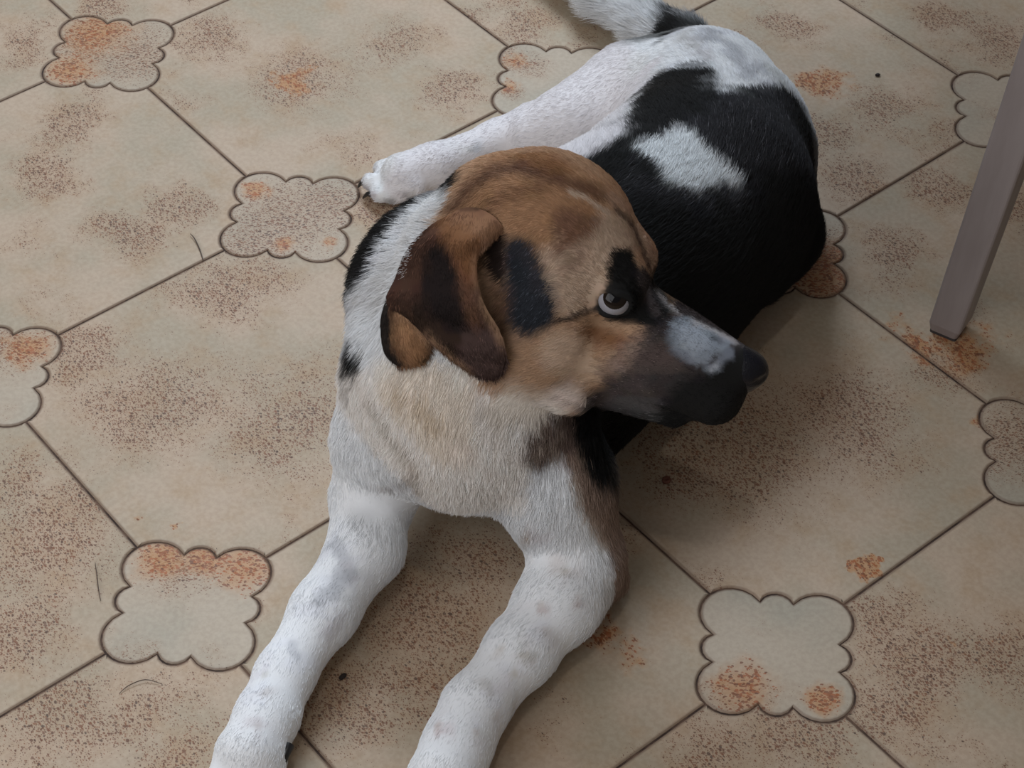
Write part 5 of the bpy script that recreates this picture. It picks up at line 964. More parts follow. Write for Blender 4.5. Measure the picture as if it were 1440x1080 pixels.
87,-141,291,71,61,52, 87,-143,290,48,40,35, 86,-146,288,30,23,21, 86,-148,287,47,39,34, 86,-150,286,67,55,46, 86,-153,285,66,55,47, 85,-165,292,67,55,46,
85,-169,292,67,55,45, 85,-172,291,67,55,45, 85,-175,290,23,21,21, 85,-177,289,23,21,21, 85,-178,287,23,21,21, 85,-180,284,22,20,20, 86,-180,274,12,12,12,
86,-178,268,11,11,11, 86,-186,254,11,11,11, 86,-188,252,58,47,38, 86,-190,251,55,44,37, 86,-192,249,50,41,35, 87,-198,240,33,29,27, 87,-199,238,33,28,27,
87,-201,236,29,25,24, 89,-199,180,26,26,26, 90,-131,286,70,59,51, 90,-137,287,70,59,51, 89,-140,287,71,60,52, 89,-143,285,70,59,50, 89,-145,284,50,42,36,
89,-147,282,36,29,26, 89,-148,280,36,29,26, 90,-149,278,49,40,34, 90,-151,275,67,56,48, 88,-168,288,67,55,46, 88,-172,288,23,21,21, 88,-174,287,23,21,21,
88,-176,285,23,21,21, 88,-178,282,23,21,21, 88,-178,275,23,21,21, 89,-172,266,23,21,21, 89,-174,264,20,18,18, 89,-175,262,13,12,13, 89,-177,261,11,11,11,
89,-182,257,11,11,11, 89,-186,254,11,11,11, 89,-188,252,40,33,29, 89,-190,251,42,35,30, 89,-192,249,39,32,29, 89,-193,247,38,32,29, 89,-197,243,33,29,27,
89,-200,238,29,25,24, 89,-202,233,29,25,24, 89,-205,228,27,24,23, 90,-207,223,22,20,20, 90,-208,217,24,22,22, 90,-208,209,26,24,23, 91,-204,197,29,28,28,
92,-201,185,31,30,30, 92,-198,175,21,21,21, 92,-136,283,70,58,50, 92,-140,283,70,59,51, 92,-142,282,70,58,50, 92,-144,280,70,59,50, 92,-146,278,69,59,51,
92,-147,275,47,39,34, 92,-148,273,30,23,21, 93,-149,270,39,32,28, 93,-150,267,67,56,48, 93,-151,265,37,31,27, 93,-153,263,20,18,18, 93,-157,263,22,20,20,
92,-161,263,23,21,21, 92,-165,263,23,21,21, 92,-171,262,23,21,21, 92,-174,261,23,21,21, 92,-179,258,13,12,13, 92,-181,257,11,11,11, 92,-185,254,11,11,11,
92,-188,252,25,22,21, 92,-190,251,25,22,21, 92,-192,249,27,24,22, 92,-193,247,28,24,23, 92,-195,245,28,25,24, 95,-200,176,22,21,21, 95,-134,278,69,57,48,
95,-139,279,70,58,50, 95,-142,278,70,58,50, 95,-144,276,70,58,50, 95,-145,273,70,59,51, 95,-146,271,69,59,51, 95,-146,267,69,58,51, 96,-146,263,44,37,32,
96,-152,259,11,11,11, 95,-158,260,13,12,13, 95,-162,261,16,15,15, 95,-170,260,23,21,21, 95,-175,259,23,21,21, 94,-178,258,23,21,21, 94,-180,256,19,18,18,
94,-183,255,11,11,11, 94,-185,253,11,11,11, 94,-189,250,20,18,18, 94,-193,247,23,21,21, 94,-197,243,29,25,24, 94,-200,239,29,25,24, 95,-203,234,29,25,24,
95,-205,229,26,23,22, 95,-207,223,20,19,19, 95,-209,217,20,18,18, 95,-209,210,23,21,20, 96,-208,201,28,27,27, 97,-202,187,31,30,30, 98,-200,177,23,23,23,
98,-153,255,11,11,11, 98,-160,258,22,22,22, 98,-164,259,18,17,17, 97,-168,259,14,13,14, 97,-172,259,21,19,19, 97,-175,258,23,21,21, 97,-180,256,23,21,21,
97,-182,254,13,12,13, 101,-156,255,35,34,34, 101,-162,257,53,51,51, 100,-167,258,26,26,26, 100,-170,257,11,11,11, 100,-174,257,16,15,15, 100,-176,256,21,19,19,
100,-179,255,20,18,18, 100,-182,254,11,11,11, 100,-184,253,15,14,15, 100,-189,250,20,18,18, 100,-193,247,24,22,21, 100,-197,243,29,25,24, 100,-200,239,29,25,24,
100,-203,234,29,25,24, 100,-205,229,26,23,22, 100,-208,224,20,18,18, 100,-210,218,20,18,18, 101,-211,212,20,18,18, 101,-210,203,22,21,22, 102,-204,189,23,22,22,
103,-202,179,19,19,19, 103,-160,254,26,26,26, 103,-165,256,53,51,51, 103,-169,256,38,37,37, 103,-173,256,11,11,11, 103,-176,255,11,11,11, 103,-179,254,11,11,11,
102,-189,250,20,18,18, 102,-191,248,21,19,19, 102,-193,247,24,22,21, 102,-195,245,27,24,23, 102,-197,243,29,25,24, 106,-163,254,23,20,17, 106,-168,255,47,46,46,
106,-171,255,40,39,39, 105,-175,254,11,11,11, 105,-178,254,11,11,11, 105,-181,253,18,16,16, 105,-183,252,20,18,18, 105,-186,251,20,18,18, 105,-188,249,20,18,18,
105,-191,248,36,37,40, 105,-193,246,35,36,39, 105,-195,245,32,33,34, 105,-197,243,27,24,23, 105,-199,241,29,25,24, 105,-200,239,29,25,24, 105,-202,237,29,25,24,
105,-203,234,29,25,24, 105,-206,229,26,23,22, 105,-208,224,20,18,18, 106,-210,219,19,18,18, 106,-211,213,17,16,16, 106,-212,205,13,12,13, 107,-206,191,11,11,11,
108,-203,180,11,11,11, 109,-201,169,11,11,11, 109,-159,251,46,38,31, 109,-166,253,43,36,30, 108,-170,253,55,53,53, 108,-174,253,35,34,33, 108,-177,253,25,22,21,
108,-180,252,20,18,18, 108,-183,251,48,51,55, 108,-185,250,48,51,55, 108,-188,249,48,51,55, 108,-190,248,45,48,51, 107,-193,246,41,44,47, 107,-195,244,37,39,42,
107,-197,243,37,38,41, 107,-198,241,37,39,42, 108,-200,239,33,33,35, 108,-202,237,29,25,24, 111,-163,251,25,22,21, 111,-168,252,20,18,18, 111,-172,252,56,55,55,
111,-176,252,20,18,18, 111,-179,251,41,43,46, 110,-182,250,50,53,56, 110,-187,248,49,52,56, 110,-192,246,48,51,55, 110,-194,244,48,51,55, 110,-196,242,47,50,53,
110,-198,241,44,46,50, 110,-200,239,37,38,41, 110,-202,237,27,24,23, 110,-203,234,28,25,24, 110,-206,230,26,23,22, 111,-208,225,19,18,18, 111,-210,219,16,15,15,
111,-212,213,11,11,11, 111,-213,206,11,11,11, 112,-212,197,11,11,11, 113,-205,182,11,11,11, 114,-202,171,11,11,11, 114,-167,250,20,18,18, 114,-171,251,20,18,18,
113,-175,251,50,48,48, 113,-178,250,45,47,51, 113,-181,250,49,52,56, 113,-198,240,46,49,53, 113,-200,239,43,45,49, 113,-202,237,35,36,38, 113,-203,234,27,23,23,
113,-205,232,26,23,22, 117,-164,247,20,18,18, 117,-169,249,20,18,18, 116,-174,250,20,18,18, 116,-177,249,46,49,52, 116,-180,249,48,51,55, 116,-186,247,55,58,62,
116,-191,245,55,58,62, 115,-196,242,55,58,61, 115,-200,238,46,48,52, 115,-201,236,42,44,48, 116,-203,234,31,31,33, 116,-204,232,22,20,20, 116,-206,230,22,20,19,
116,-208,225,18,17,17, 116,-211,219,12,12,12, 116,-212,214,11,11,11, 117,-214,207,11,11,11, 117,-214,199,11,11,11, 119,-205,182,11,11,11, 119,-172,248,20,18,18,
119,-176,248,46,49,52, 118,-201,236,44,46,50, 118,-203,234,41,43,47, 118,-204,232,20,18,18, 122,-170,246,20,18,18, 122,-175,247,50,50,51, 121,-178,247,51,53,56,
121,-185,246,55,58,62, 121,-190,244,55,58,62, 121,-195,241,55,58,62, 121,-199,238,53,56,60, 121,-203,234,45,47,51, 121,-204,232,20,18,18, 121,-206,229,20,18,18,
121,-208,225,16,15,15, 121,-211,219,11,11,11, 122,-213,214,11,11,11, 122,-214,208,11,11,11, 122,-215,201,11,11,11, 123,-213,191,11,11,11, 125,-168,244,20,18,18,
125,-173,245,20,18,18, 124,-177,246,59,58,59, 123,-202,234,48,51,55, 124,-204,232,40,42,45, 124,-206,229,19,18,18, 128,-162,238,20,18,18, 127,-171,243,20,18,18,
127,-176,244,57,56,56, 127,-179,244,52,54,57, 127,-183,244,54,57,61, 126,-189,242,55,58,62, 126,-194,240,55,58,62, 126,-198,237,49,52,56, 126,-202,233,48,51,55,
126,-204,231,20,18,18, 126,-205,229,19,17,17, 126,-207,227,16,15,15, 126,-208,224,13,12,13, 127,-210,219,11,11,11, 127,-213,214,11,11,11, 127,-215,208,11,11,11,
127,-216,202,11,11,11, 128,-216,194,11,11,11, 131,-168,240,20,18,18, 130,-174,243,20,18,18, 130,-178,243,58,58,59, 129,-202,233,48,51,55, 129,-203,231,34,35,38,
129,-205,229,33,35,38, 129,-206,226,16,15,15, 133,-172,240,20,18,18, 133,-177,242,59,58,58, 132,-181,242,50,53,56, 132,-184,241,48,51,54, 132,-187,241,54,57,61,
132,-190,240,54,57,61, 132,-192,239,51,54,58, 132,-197,236,48,51,55, 132,-199,234,48,51,55, 132,-201,232,48,51,55, 132,-203,231,39,41,45, 132,-205,228,47,50,53,
132,-206,226,13,13,13, 132,-207,224,11,11,11, 132,-210,219,11,11,11, 132,-212,214,11,11,11, 132,-215,208,11,11,11, 133,-216,202,11,11,11, 133,-217,195,11,11,11,
136,-166,235,20,18,18, 135,-175,240,20,18,18, 135,-179,240,57,57,59, 135,-183,240,40,43,46, 135,-186,240,36,38,41, 135,-189,239,48,51,55, 134,-196,235,48,51,55,
134,-199,234,45,47,51, 134,-201,232,20,18,18, 134,-203,230,52,54,58, 134,-204,228,62,64,68, 134,-206,226,34,35,38, 134,-207,223,11,11,11, 139,-172,237,20,18,18,
138,-178,239,59,58,58, 138,-182,239,51,53,56, 137,-185,239,20,21,22, 137,-188,238,47,50,54, 137,-191,237,48,51,55, 137,-193,236,48,51,55, 137,-196,234,42,44,47,
137,-198,233,20,18,18, 137,-200,231,45,47,50, 137,-202,229,64,66,70, 137,-204,227,47,50,53, 137,-205,225,11,11,11, 137,-207,223,11,11,11, 137,-209,218,11,11,11,
138,-212,213,11,11,11, 138,-215,208,11,11,11, 138,-217,203,11,11,11, 138,-218,196,11,11,11, 141,-175,236,20,18,18, 141,-180,237,59,58,59, 140,-184,237,37,39,42,
140,-187,237,36,37,40, 140,-190,236,48,51,55, 140,-193,235,46,49,52, 140,-195,234,34,35,38, 140,-197,232,41,43,47, 140,-199,231,46,48,52, 140,-201,229,49,51,55,
140,-203,227,41,43,47, 140,-205,225,11,11,11, 144,-178,236,56,54,54, 143,-183,236,53,54,57, 143,-186,236,42,44,47, 143,-189,235,48,51,55, 143,-194,233,41,43,47,
142,-197,232,41,43,47, 142,-199,230,36,38,42, 142,-201,228,12,12,12, 142,-203,226,11,11,11, 143,-204,224,11,11,11, 143,-206,222,11,11,11, 143,-208,217,11,11,11,
143,-211,212,11,11,11, 143,-214,208,11,11,11, 143,-216,202,11,11,11, 144,-217,195,11,11,11, 147,-175,233,20,18,18, 146,-181,235,60,59,60, 146,-185,235,48,51,55,
146,-188,234,42,44,47, 145,-191,233,39,41,45, 145,-194,232,41,43,47, 145,-196,231,41,43,47, 145,-198,229,12,12,12, 145,-200,228,11,11,11, 149,-179,232,54,52,52,
149,-184,233,54,54,56, 148,-187,233,20,18,18, 148,-190,233,41,43,47, 148,-193,231,41,43,47, 148,-195,230,30,31,34, 148,-198,229,11,11,11, 148,-201,225,11,11,11,
148,-204,221,11,11,11, 148,-207,216,11,11,11, 148,-210,211,11,11,11, 149,-212,206,11,11,11, 149,-214,200,11,11,11, 150,-213,191,11,11,11, 152,-182,232,54,52,52,
151,-186,232,19,18,18, 151,-189,232,17,16,16, 151,-192,231,14,13,14, 151,-195,230,12,12,12, 151,-197,228,11,11,11, 155,-179,229,20,18,18, 154,-184,231,18,17,17,
154,-191,230,12,12,12, 153,-196,228,11,11,11, 153,-200,224,11,11,11, 154,-203,220,11,11,11, 154,-205,214,11,11,11, 154,-207,208,11,11,11, 155,-209,202,11,11,11,
156,-207,193,11,11,11, 159,-189,228,11,11,11, 159,-195,226,11,11,11, 159,-199,223,11,11,11, 159,-202,218,11,11,11, 160,-203,212,11,11,11, 165,-185,223,11,11,11,
165,-192,224,11,11,11, 165,-197,220,11,11,11, 165,-199,215,11,11,11,]
COAT_EAR = [
-79,-150,260,22,15,13, -79,-159,259,24,16,13, -79,-166,257,24,17,14, -79,-169,251,21,15,12, -72,-149,278,24,16,13, -72,-155,274,24,17,14, -72,-160,270,24,17,14,
-71,-167,268,24,17,14, -71,-173,264,24,17,14, -71,-177,258,22,16,13, -72,-177,249,17,13,11, -65,-143,291,23,16,13, -64,-154,291,24,17,14, -64,-160,288,24,17,14,
-64,-164,283,24,17,14, -64,-168,278,24,17,14, -64,-173,273,22,15,13, -64,-178,269,19,14,12, -64,-182,263,17,13,11, -65,-184,256,17,13,11, -65,-183,245,17,13,11,
-61,-186,249,17,13,11, -62,-186,244,26,20,16, -58,-142,299,23,16,13, -58,-154,301,24,17,14, -57,-159,300,23,16,13, -57,-162,299,19,14,12, -57,-166,294,16,12,11,
-57,-170,288,14,11,10, -57,-173,282,12,10,10, -58,-177,277,12,10,10, -58,-181,272,14,11,10, -58,-185,266,16,12,11, -58,-188,259,17,13,11, -58,-189,252,23,18,15,
-58,-189,247,34,26,21, -58,-189,242,38,29,24, -54,-164,301,12,10,10, -54,-191,254,17,13,11, -55,-192,250,32,25,20, -55,-192,245,43,33,26, -51,-146,307,29,20,15,
-51,-151,307,28,19,15, -51,-156,307,25,17,14, -51,-160,307,24,16,13, -51,-164,305,17,13,11, -51,-166,303,12,10,10, -51,-170,298,12,10,10, -51,-174,292,12,10,10,
-51,-177,286,12,10,10, -51,-181,281,12,10,10, -51,-185,275,12,10,10, -51,-188,269,12,10,10, -51,-190,262,14,11,10, -51,-192,255,17,13,11, -51,-194,251,17,13,11,
-51,-195,248,28,22,18, -51,-195,244,41,32,25, -48,-145,310,42,29,20, -47,-150,310,43,30,21, -47,-155,310,39,27,19, -47,-159,310,36,24,17, -47,-163,309,29,20,15,
-47,-166,307,17,13,11, -47,-168,305,12,10,10, -48,-195,253,17,13,11, -48,-196,249,17,13,11, -48,-197,246,30,23,19, -48,-198,242,40,30,24, -44,-149,314,45,32,23,
-44,-157,313,42,29,20, -44,-161,312,41,28,19, -44,-165,310,38,26,18, -44,-168,309,32,22,16, -44,-171,307,21,15,12, -44,-173,305,13,10,10, -44,-176,303,12,10,10,
-44,-177,300,12,10,10, -44,-179,297,12,10,10, -44,-183,291,12,10,10, -44,-186,285,12,10,10, -44,-189,280,12,10,10, -44,-192,273,12,10,10, -44,-194,266,12,10,10,
-44,-195,257,13,10,10, -44,-197,251,17,13,11, -44,-199,247,17,13,11, -44,-200,244,32,25,20, -45,-200,239,43,33,26, -40,-170,311,41,28,19, -40,-174,310,36,25,18,
-40,-176,308,31,21,16, -40,-178,305,26,18,14, -40,-180,302,19,14,12, -40,-182,300,12,10,10, -40,-183,297,12,10,10, -40,-185,294,12,10,10, -41,-200,248,17,13,11,
-41,-201,245,17,13,11, -41,-202,241,32,25,20, -41,-202,236,44,34,27, -37,-150,319,46,33,25, -37,-154,319,48,35,26, -37,-162,317,43,30,21, -37,-169,315,41,28,19,
-37,-176,312,41,28,19, -37,-179,310,41,28,19, -37,-181,307,39,26,19, -37,-182,305,34,23,17, -37,-184,302,27,19,14, -37,-186,299,22,16,13, -37,-187,296,21,15,13,
-37,-189,293,20,15,13, -37,-190,290,17,13,12, -37,-192,287,16,12,11, -37,-193,284,12,10,10, -37,-195,280,12,10,10, -37,-196,277,12,10,10, -37,-198,269,12,10,10,
-38,-198,260,12,10,10, -38,-200,253,17,13,11, -38,-202,246,20,15,14, -38,-203,242,24,19,17, -38,-204,238,38,29,24, -38,-204,233,40,31,25, -34,-149,322,32,23,18,
-34,-153,322,46,33,25, -34,-184,306,41,28,19, -34,-185,303,39,26,19, -34,-187,300,36,24,18, -34,-189,297,33,23,18, -34,-190,294,31,22,17, -34,-192,291,30,21,17,
-34,-193,288,27,20,16, -34,-195,285,26,19,15, -34,-196,282,22,16,14, -34,-197,278,17,13,12, -34,-199,275,14,11,10, -34,-199,271,13,11,10, -34,-200,267,13,10,10,
-34,-204,243,24,19,18, -34,-205,239,28,22,20, -35,-205,235,41,32,26, -31,-151,324,32,23,18, -31,-155,323,46,33,25, -31,-158,322,48,35,26, -31,-166,320,45,32,23,
-31,-173,318,41,28,19, -30,-179,314,41,28,19, -31,-182,309,41,28,19, -31,-186,303,41,28,19, -31,-189,298,39,26,19, -31,-193,292,33,23,18, -31,-196,286,33,23,18,
-31,-197,283,31,22,18, -31,-199,279,29,21,16, -31,-200,276,26,19,15, -31,-201,272,23,17,14, -31,-201,268,18,13,12, -31,-202,264,20,16,15, -31,-203,256,24,19,18,
-31,-205,248,24,19,18, -31,-206,240,24,19,18, -31,-207,231,41,32,26, -27,-153,326,30,22,17, -27,-156,325,46,33,25, -27,-192,295,35,24,18, -27,-193,292,31,22,17,
-27,-202,273,31,22,17, -27,-202,270,28,20,17, -28,-208,237,24,19,18, -28,-208,233,34,26,23, -24,-154,327,26,19,15, -24,-158,326,45,32,24, -24,-162,325,48,35,26,
-24,-169,323,48,35,26, -24,-175,320,41,28,19, -24,-179,314,42,30,22, -24,-182,308,49,36,27, -24,-185,303,49,36,27, -24,-189,298,48,35,27, -24,-192,295,45,34,26,
-24,-193,293,38,29,23, -24,-195,290,33,24,20, -24,-197,287,32,23,19, -24,-199,284,28,20,16, -24,-200,281,31,22,17, -24,-203,274,31,22,17, -24,-204,267,27,20,18,
-24,-206,259,24,19,18, -24,-207,251,24,19,18, -24,-208,243,24,19,18, -24,-209,234,24,19,18, -25,-209,229,24,19,18, -21,-159,327,42,30,23, -21,-197,287,46,36,28,
-21,-199,284,39,30,24, -21,-201,281,38,29,23, -21,-202,278,29,21,17, -21,-203,275,21,15,13, -21,-204,271,21,15,13, -18,-163,327,48,35,26, -18,-170,324,48,35,26,
-18,-173,322,49,36,27, -18,-175,319,49,36,28, -18,-175,316,50,38,30, -18,-200,281,51,40,31, -18,-202,279,46,36,28, -18,-204,275,36,28,22, -18,-205,272,26,20,17,
-18,-206,268,22,17,16, -18,-207,265,24,19,18, -18,-208,261,24,19,18, -18,-210,254,24,19,18, -18,-211,245,24,19,18, -18,-211,236,24,19,18, -18,-210,226,21,16,15,
-14,-174,318,39,29,23, -14,-204,275,51,40,31, -14,-205,273,46,36,29, -14,-207,269,38,29,24, -14,-208,266,30,23,21, -14,-209,262,24,19,18, -14,-210,259,24,19,18,
-11,-163,327,47,34,26, -11,-169,323,48,35,26, -11,-207,269,50,39,31, -11,-208,266,47,37,30, -11,-210,263,39,30,25, -11,-211,259,32,25,22, -11,-212,256,24,19,18,
-11,-213,247,24,19,18, -11,-212,237,24,19,18, -8,-210,263,51,40,32, -8,-211,260,40,31,26, -8,-213,256,27,21,19,]
COAT_FOLD = [
-90,-158,230,13,11,10, -90,-161,229,13,11,10, -90,-164,227,13,11,10, -90,-167,225,13,11,10, -90,-169,222,13,11,10, -87,-152,239,13,11,10, -87,-157,239,13,11,10,
-86,-161,238,13,11,10, -86,-164,237,13,11,10, -86,-167,235,13,11,10, -86,-170,233,13,11,10, -86,-173,230,13,11,10, -86,-175,228,13,11,10, -86,-178,226,13,11,10,
-86,-180,223,13,11,10, -86,-181,219,13,11,10, -83,-158,245,32,23,18, -83,-162,244,36,27,21, -83,-166,243,33,24,18, -82,-169,241,36,27,20, -82,-172,239,39,29,21,
-82,-175,237,39,29,21, -82,-177,235,39,29,21, -82,-180,233,38,28,20, -82,-182,230,33,24,18, -82,-184,228,22,17,14, -82,-186,224,13,11,10, -83,-186,219,13,11,10,
-79,-166,248,56,43,33, -79,-170,247,55,42,32, -79,-173,245,47,34,25, -79,-176,243,46,34,24, -79,-178,241,45,33,24, -79,-181,239,44,32,23, -79,-183,236,44,32,23,
-79,-186,234,44,32,23, -79,-188,231,42,30,22, -79,-189,228,35,26,19, -79,-190,224,22,17,14, -79,-188,217,32,23,18, -75,-168,250,47,35,26, -75,-172,249,60,47,36,
-75,-176,248,59,45,33, -75,-179,246,57,43,31, -75,-181,244,56,42,30, -75,-184,242,56,41,30, -75,-186,240,56,41,30, -75,-189,237,53,40,29, -75,-191,234,49,36,26,
-75,-192,231,44,32,23, -75,-193,227,44,32,23, -76,-193,222,44,32,23, -72,-172,249,51,38,29, -72,-177,249,62,48,37, -72,-180,248,59,44,32, -72,-183,246,58,43,31,
-72,-186,244,58,43,31, -72,-189,242,58,43,31, -72,-191,239,58,43,31, -72,-192,236,58,43,31, -72,-194,233,56,41,30, -72,-195,229,52,38,28, -72,-195,224,47,34,25,
-69,-175,248,55,42,32, -68,-180,248,62,48,37, -68,-184,246,59,44,32, -68,-187,245,58,43,31, -68,-190,243,58,43,31, -68,-192,240,58,43,31, -68,-193,237,58,43,31,
-68,-195,234,58,43,31, -68,-196,230,58,43,31, -69,-196,226,51,38,27, -65,-183,246,63,49,38, -65,-187,245,59,45,33, -65,-190,243,58,43,31, -65,-192,240,58,43,31,
-65,-194,237,58,43,31, -65,-195,234,58,43,31, -65,-196,230,57,43,31, -65,-196,225,47,34,25, -62,-186,244,60,46,36, -61,-189,243,60,46,34, -61,-192,240,58,43,31,
-62,-194,237,58,43,31, -62,-195,234,55,41,30, -62,-196,230,39,30,22, -58,-189,242,57,45,35, -58,-191,240,44,33,25, -58,-193,237,38,28,21, -58,-194,233,27,21,16,]
# lie of the fur: x,y,z mm, direction in hundredths, hair length mm, lift in hundredths
LIE = [
(153, -195, 229, -91, 9, 41, 2.5, 15),
(134, -197, 235, -94, 10, 33, 3, 20),
(134, -214, 210, -98, 9, 18, 3, 20),
(100, -209, 219, -98, 19, 8, 3, 20),
(78, -199, 194, -97, -7, 25, 4, 20),
(88, -177, 262, -40, -19, 90, 3.5, 20),
(71, -191, 248, -95, -28, -11, 4, 20),
(60, -172, 312, -65, 24, 72, 5, 20),
(85, -141, 293, -48, -29, 83, 5, 20),
(36, -165, 333, -84, 43, 32, 6, 25),
(8, -142, 343, -93, 28, -24, 7, 30),
(-24, -141, 331, -68, -23, -69, 8, 30),
(18, -180, 315, -57, -14, -81, 5, 20),
(18, -194, 278, -57, -36, -74, 5, 20),
(44, -187, 284, -70, 5, 71, 5, 20),
(18, -209, 242, -96, 10, -28, 7, 25),
(47, -202, 232, -93, -33, 17, 5, 20),
(33, -205, 211, -99, -2, -16, 8, 30),
(-1, -205, 208, -64, -40, -66, 11, 20),
(-20, -208, 204, -36, -51, -78, 13, 20),
(-49, -208, 204, -19, -44, -88, 13, 20),
(-78, -176, 226, -34, -36, -87, 12, 20),
(-99, -175, 197, -27, -16, -95, 11, 22),
(-111, -141, 191, -29, -26, -92, 14, 45),
(-63, -128, 288, -28, 63, -72, 15, 60),
(-85, -112, 239, -61, 27, -75, 15, 60),
(-101, -121, 213, -43, 22, -87, 14, 50),
(-40, -228, 168, -2, -10, -99, 13, 20),
(-10, -225, 165, -12, -13, -98, 13, 20),
(-59, -217, 185, 2, -30, -95, 13, 20),
(-35, -232, 135, 1, 31, -95, 15, 40),
(19, -205, 172, -27, -52, -81, 15, 40),
(10, -225, 135, -8, -25, -96, 13, 35),
(40, -208, 146, 13, -70, -70, 10, 30),
(66, -228, 91, 28, -44, -85, 9, 30),
(77, -245, 56, -19, -32, -93, 8, 30),
(35, -275, 70, -62, -76, -21, 5, 16),
(-10, -326, 56, -49, -87, -6, 5, 16),
(-43, -382, 52, -46, -87, -17, 5, 16),
(-112, -175, 139, -8, -33, -94, 10, 30),
(-80, -214, 152, -17, 28, -94, 10, 30),
(-104, -196, 85, -21, -88, -42, 7, 18),
(-123, -245, 64, -42, -89, -15, 5, 16),
(-159, -318, 52, -26, -96, -3, 5, 16),
(-179, -375, 49, -43, -77, -48, 5, 16),
(84, -2, 217, 76, 65, -2, 10, 30),
(110, -35, 201, 69, 73, 0, 11, 30),
(121, -52, 185, 67, 74, 0, 12, 30),
(181, -19, 132, 42, 89, 17, 13, 35),
(227, 51, 121, 7, 65, 76, 12, 35),
(207, 64, 169, 6, 96, 27, 11, 35),
(150, -5, 192, 44, 89, -13, 11, 30),
(130, 33, 209, 26, 96, -13, 10, 35),
(184, 81, 191, 1, 100, 5, 10, 40),
(231, 180, 147, -19, 97, 13, 8, 30),
(198, 228, 163, -43, 87, -23, 8, 25),
(158, 258, 155, -37, 86, -37, 9, 30),
(129, 188, 171, -25, 80, -54, 7, 30),
(135, 113, 201, -29, 88, -37, 8, 40),
(101, 111, 195, -22, 84, -49, 8, 40),
(112, 280, 123, -82, 13, -55, 6, 20),
(75, 267, 94, -85, -34, -41, 6, 20),
(38, 249, 68, -84, 22, -49, 6, 20),
(-26, 264, 44, -83, -56, 1, 5, 20),
(-76, 237, 45, -86, -48, -17, 5, 20),
(-101, 220, 35, -79, 27, -55, 5, 20),
(144, 404, 63, -44, 87, -24, 22, 45),
(110, 455, 46, -65, 75, -13, 26, 45),
(104, 457, 32, -61, 77, -17, 24, 50),
(74, -142, 99, -22, -84, 50, 16, 40),
(55, -191, 142, -24, -95, -20, 16, 40)]

# ------------------------------------------------------------------ coat lookup
from mathutils.kdtree import KDTree

class Coat:
    def __init__(self, text):
        a = np.array(text, float).reshape(-1, 6)
        self.p = a[:, :3] / 1000; self.c = (a[:, 3:] / 99) ** 2
        self.t = KDTree(len(a))
        for i, p in enumerate(self.p): self.t.insert(p, i)
        self.t.balance()
    def __call__(self, pts, k=3):
        out = np.empty((len(pts), 3))
        c = self.c; f = self.t.find_n
        for i, p in enumerate(pts):
            w = 0; s = 0
            for _, j, d in f(p, k):
                q = 1 / (d * d * d + 1e-9); w += q; s = s + c[j] * q
            out[i] = s / w
        return out

LIE_A = np.array(LIE, float)
LIE_P, LIE_D, LIE_L, LIE_U = LIE_A[:, :3] / 1000, LIE_A[:, 3:6] / 100, LIE_A[:, 6] / 1000, LIE_A[:, 7] / 100
def lie(pts):
    d2 = ((pts[:, None, :] - LIE_P[None]) ** 2).sum(2)
    w = 1 / (d2 + 2e-5) ** 1.6
    w /= w.sum(1, keepdims=True)
    return w @ LIE_D, w @ LIE_L, w @ LIE_U

def fur_material(name, rough, spec):
    m, nt, b = new_mat(name)
    a = node(nt, 'ShaderNodeAttribute', attribute_name='coat')
    nt.links.new(a.outputs['Color'], b.inputs['Base Color'])
    b.inputs['Roughness'].default_value = rough
    b.inputs['Specular IOR Level'].default_value = spec
    return m
MAT_SKIN = fur_material('coat_skin', .8, .1)
MAT_FUR = fur_material('coat_hair', .55, .13)

def wobble(p, s):
    """smooth pseudo-noise, three channels"""
    q = p * s
    return np.stack([np.sin(q[:, 0] * 1.7 + q[:, 1] * 2.3 + 1.1) * np.cos(q[:, 2] * 1.9 - q[:, 0]),
                     np.sin(q[:, 1] * 2.1 + q[:, 2] * 1.3 + 4.2) * np.cos(q[:, 0] * 2.2 + q[:, 1]),
                     np.sin(q[:, 2] * 2.4 + q[:, 0] * 1.5 + 2.7) * np.cos(q[:, 1] * 1.6 + q[:, 2])], 1)

